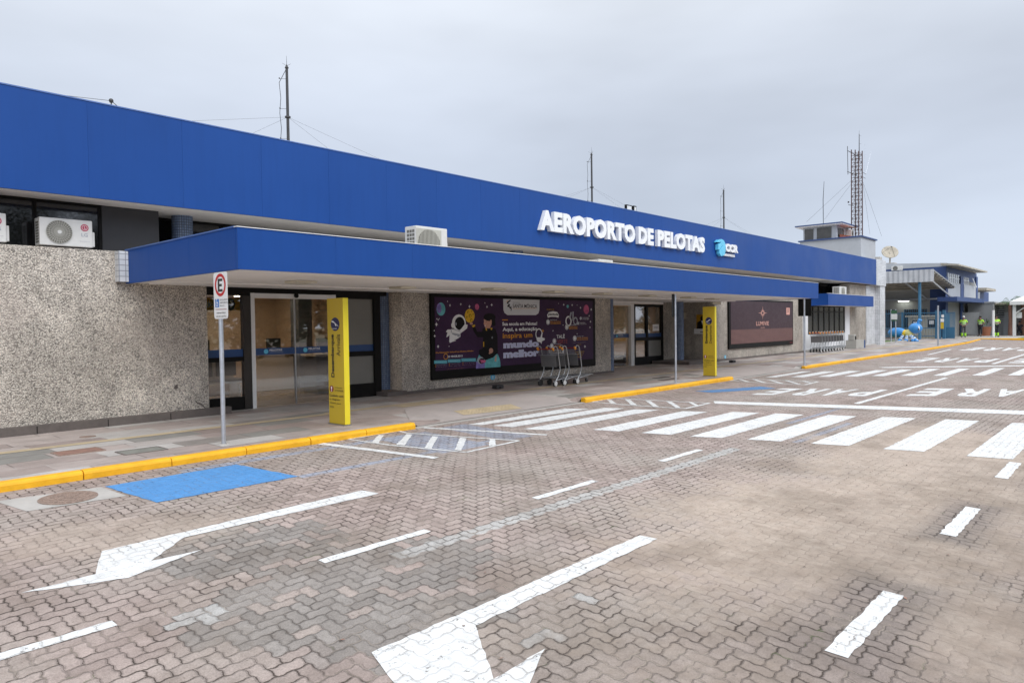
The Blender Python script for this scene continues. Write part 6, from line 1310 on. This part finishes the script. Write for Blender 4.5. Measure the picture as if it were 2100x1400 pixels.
def tree(x, y, h_, cr, label, n=2200, grp="trees across the road, behind the viewer"):
    t = thing("broadleaf_tree", (x, y, -.6), label, "tree", grp)
    z0 = -.6; g = MB(); g.tube([(x, y, z0), (x + .1, y, z0 + h_ * .25), (x - .1, y + .1, z0 + h_ * .55)], [.32, .24, .14], 'bark', 8); cl = []
    for k in range(15):
        an_ = random.uniform(0, 6.28); r = cr * random.uniform(.3, .95); e = Vector((x + r * math.cos(an_), y + r * math.sin(an_), z0 + h_ * random.uniform(.22, .95))); g.tube([(x, y, z0 + h_ * .3), Vector((x, y, z0 + h_ * .45)).lerp(e, .5), e], [.12, .07, .03], 'bark', 5); cl.append((e, cr * random.uniform(.35, .6)))
    g.build("trunk", t); g = MB()
    for k in range(n):
        c_, r = random.choice(cl); v = Vector((random.gauss(0, 1), random.gauss(0, 1), random.gauss(0, .8))); v = v.normalized() * r * random.uniform(.5, 1.05); p = c_ + v; d = Vector((random.uniform(-1, 1), random.uniform(-1, 1), random.uniform(-1, 1))).normalized() * .30; s_ = d.orthogonal().normalized() * .17
        g.poly([p, p + d + s_, p + d * 2, p + d - s_], 'leafd')
    g.build("crown", t)
random.seed(11)
for i, (x, y, h_) in enumerate(((8, -19, 8), (13, -17, 9), (18, -20, 8.5), (23, -17, 9), (28.5, -19, 10), (34, -18, 9), (40, -20, 9), (47, -19, 8), (55, -21, 9), (64, -20, 9), (2, -20, 9), (31, -26, 11), (20, -27, 11), (44, -27, 11), (74, -24, 9), (84, -30, 10), (94, -38, 10))): tree(x, y, h_, 3.9, "dark broadleaf tree across the road mirrored in the glass doors", 3200)  # last three trees are added out of view to block sky reflected in glass

random.seed(21)
for i, (x, y, h_) in enumerate(((104, 2, 4.2), (108, -8, 6), (112, -17, 7), (106, -27, 6.5), (114, -38, 8), (108, -50, 7), (118, -62, 8))): tree(x, y, h_, 3.4, "bushy tree in the row beyond the low building at the right", 1500, "trees beyond the low building")
# =================================================================== PEOPLE
def person(loc, facing, h_, arms, label, top='hivis', legs='greytrouser', shin=None, hat=False, vest=True, sit=False):
    # joints in a body frame: x = left/right, y = forward, z = up
    k = h_ / 1.75; t = thing("person", loc, label, "person")
    c, s_ = math.cos(facing), math.sin(facing)
    def Wd(p): return Vector((loc[0] + (p[0] * c - p[1] * s_) * k, loc[1] + (p[0] * s_ + p[1] * c) * k, loc[2] + p[2] * k))
    hipz = .92 if not sit else .48
    if sit: LL = [[(.1 * s, 0, hipz), (.13 * s, .42, .47), (.13 * s, .46, .1), (.13 * s, .60, .05)] for s in (-1, 1)]
    else: LL = [[(.09 * s, 0, hipz), (.11 * s, .02, .50), (.12 * s, -.02, .09), (.13 * s, .14, .04)] for s in (-1, 1)]
    dz = hipz - .92
    def skinmesh(name, nodes, edges, mats, sub=1):
        me = bpy.data.meshes.new(name); me.from_pydata([tuple(Wd(n[0])) for n in nodes], edges, []); o = bpy.data.objects.new(name, me); COL.objects.link(o)
        m_ = o.modifiers.new("s", 'SKIN')
        for i, n in enumerate(nodes): me.skin_vertices[0].data[i].radius = (n[1] * k, (n[2] if len(n) > 2 else n[1]) * k)
        me.skin_vertices[0].data[0].use_root = True
        ss = o.modifiers.new("d", 'SUBSURF'); ss.levels = sub; ss.render_levels = sub
        dg = bpy.context.evaluated_depsgraph_get(); dg.update(); m2_ = bpy.data.meshes.new_from_object(o.evaluated_get(dg)); bpy.data.objects.remove(o)
        off = Vector(loc)
        for v in m2_.vertices: v.co -= off
        m2_.materials.clear()
        for q in mats: m2_.materials.append(M[q])
        for p_ in m2_.polygons: p_.use_smooth = True
        ob = bpy.data.objects.new(name, m2_); COL.objects.link(ob); ob.parent = t; return ob
    N = [((0, 0, hipz), .13, .10), ((0, .01, 1.12 + dz), .13, .10), ((0, .0, 1.34 + dz), .15, .10), ((0, -.01, 1.46 + dz), .07), ((0, .01, 1.55 + dz), .055), ((0, .02, 1.64 + dz), .085, .10), ((0, .01, 1.72 + dz), .06)]
    Eg = [(0, 1), (1, 2), (2, 3), (3, 4), (4, 5), (5, 6)]
    hands = []
    for si, s in enumerate((-1, 1)):
        sh_, el, wr = (.19 * s, -.01, 1.40 + dz), arms[si][0], arms[si][1]; el = (el[0], el[1], el[2] + dz); wr = (wr[0], wr[1], wr[2] + dz); b0 = len(N)
        N += [(sh_, .065), (el, .045), (wr, .030)]; Eg += [(2, b0), (b0, b0 + 1), (b0 + 1, b0 + 2)]
        d = (Vector(wr) - Vector(el)).normalized(); sdv = d.cross(Vector((0, 0, 1))); sdv = sdv.normalized() if sdv.length > .1 else Vector((1, 0, 0)); pm = Vector(wr) + d * .07
        N.append((tuple(pm), .036, .022)); Eg.append((b0 + 2, b0 + 3))
        for fi, (of, ln) in enumerate(((-.030, .065), (-.010, .078), (.010, .073), (.030, .058))):
            p1 = pm + sdv * of + d * .03; p2 = p1 + d * ln * .5 + Vector((0, 0, -.006)); p3 = p2 + d * ln * .4 + Vector((0, 0, -.014)); q = len(N); N += [(tuple(p1), .010), (tuple(p2), .009), (tuple(p3), .007)]; Eg += [(b0 + 3, q), (q, q + 1), (q + 1, q + 2)]
        p1 = Vector(wr) + d * .035 + sdv * .035; p2 = p1 + sdv * .02 + d * .035; q = len(N); N += [(tuple(p1), .012), (tuple(p2), .009)]; Eg += [(b0 + 3, q), (q, q + 1)]
    for si in (0, 1):
        b0 = len(N); a_ = LL[si]; N += [(a_[0], .09), (a_[1], .058), (a_[2], .042), (a_[3], .038)]; Eg += [(0, b0), (b0, b0 + 1), (b0 + 1, b0 + 2), (b0 + 2, b0 + 3)]
    skinmesh("body", N, Eg, ['skin'])
    # clothes
    Nt = [((0, 0, hipz + .02), .155, .125), ((0, .01, 1.12 + dz), .155, .12), ((0, 0, 1.34 + dz), .175, .125), ((0, -.01, 1.45 + dz), .085, .075)]; Et = [(0, 1), (1, 2), (2, 3)]
    for si, s in enumerate((-1, 1)):
        el = arms[si][0]; sh_ = Vector((.19 * s, -.01, 1.40 + dz)); e_ = Vector((el[0], el[1], el[2] + dz)); b0 = len(Nt); Nt += [(tuple(sh_), .082), (tuple(sh_.lerp(e_, .75)), .062)]; Et += [(2, b0), (b0, b0 + 1)]
    skinmesh("shirt", Nt, Et, [top])
    Nl = [((0, 0, hipz), .145, .115)]; El = []
    for si in (0, 1):
        b0 = len(Nl); a_ = LL[si]; Nl += [(a_[0], .10), (a_[1], .075), (tuple(Vector(a_[1]).lerp(Vector(a_[2]), .85)), .062)]; El += [(0, b0), (b0, b0 + 1), (b0 + 1, b0 + 2)]
    skinmesh("trousers", Nl, El, [legs])
    if shin:
        for si in (0, 1):
            a_ = LL[si]; A, B_ = Vector(a_[1]).lerp(Vector(a_[2]), .35), Vector(a_[2]); MB().cyl(Wd(A), Wd(B_), .085 * k, .08 * k, 12, shin).build("gaiter", t, smooth=True)
    for si in (0, 1): a_ = LL[si]; g = MB(); m_ = (Vector(a_[2]) + Vector(a_[3])) / 2; g.ball(Wd((m_.x, m_.y, .05 if not sit else m_.z)), (.06 * k, .06 * k, .055 * k), 'boot', 10, 6); g.ball(Wd((a_[3][0], a_[3][1], a_[3][2])), (.055 * k, .055 * k, .04 * k), 'boot', 10, 6); g.build("shoe", t, smooth=True)
    if vest:
        g = MB()
        for z in (1.06, 1.22): 
            ring = []; n = 18
            for zz, rr_ in ((z, 1.0), (z + .05, 1.0)):
                for i in range(n): an_ = 2 * math.pi * i / n; ring.append(Wd((.182 * math.cos(an_), .01 + .150 * math.sin(an_), zz + dz)))
            g.add(ring, [(i, (i + 1) % n, n + (i + 1) % n, n + i) for i in range(n)], 'reflect')
        g.build("reflective_band", t, smooth=True)
    g = MB(); hz = 1.665 + dz; g.ball(Wd((0, -.005, hz + .035)), (.098 * k, .105 * k, .095 * k), 'hair' if not hat else 'white', 14, 8); g.build("hair" if not hat else "helmet", t, smooth=True)
    g = MB()
    for s in (-1, 1): g.ball(Wd((.032 * s, .108, hz - .015)), .012 * k, 'white', 8, 5); g.ball(Wd((.032 * s, .118, hz - .015)), .007 * k, 'ink', 6, 4)
    g.build("eyes", t); g = MB(); g.cyl(Wd((0, .10, hz - .005)), Wd((0, .128, hz - .05)), .010 * k, .017 * k, 8, 'skin'); g.build("nose", t, smooth=True)
    g = MB(); g.ball(Wd((0, .100, hz - .078)), (.026 * k, .026 * k, .007 * k), 'darkred', 8, 5); g.build("mouth", t)
    g = MB()
    for s in (-1, 1): g.ball(Wd((.093 * s, .0, hz - .02)), (.015 * k, .02 * k, .032 * k), 'skin', 8, 6)
    g.build("ears", t, smooth=True); return t
akimbo = [((-.36, -.04, 1.16), (-.20, .06, 1.02)), ((.36, -.04, 1.16), (.20, .06, 1.02))]
crossed = [((-.28, .06, 1.16), (.06, .22, 1.18)), ((.28, .06, 1.16), (-.06, .24, 1.14))]
down = [((-.27, .0, 1.14), (-.27, .06, .88)), ((.27, .0, 1.14), (.27, .06, .88))]
def put(px, X): p = atX(px, 690, X); return (X, p[1], .137)
person(put(1976, 71), math.radians(100), 1.78, [((-.30, -.02, 1.14), (-.12, .14, 1.0)), ((.30, -.02, 1.14), (.12, .14, 1.0))], "worker in a green-yellow jacket with bright gaiters standing nearest the blue gate", shin='hivis', hat=True)
person(put(2010.5, 74.5), math.radians(60), 1.76, akimbo, "worker in an open green-yellow vest and dark trousers, hands on hips", legs='trouser')
person(put(2043, 72), math.radians(115), 1.78, crossed, "worker with folded arms and dark shorts leaning by the white pole", legs='trouser', shin='hivis')
pb_ = put(2091, 78); person((pb_[0], pb_[1], .137), math.radians(90), 1.7, down, "person in dark clothes sitting under the white tent", top='shirt', legs='trouser', vest=False, sit=True)
t = thing("stool", (78, pb_[1], .137), "plain dark stool under the person in the white tent", "stool"); MB().box(77.8, 78.2, pb_[1] - .2, pb_[1] + .2, .50, .54, 'deskdark').build("seat", t)
for dx in (-.17, .17):
    for dy in (-.17, .17): MB().cyl((78 + dx, pb_[1] + dy, .137), (78 + dx, pb_[1] + dy, .5), .018, mat='black', n=6).build("leg", t)
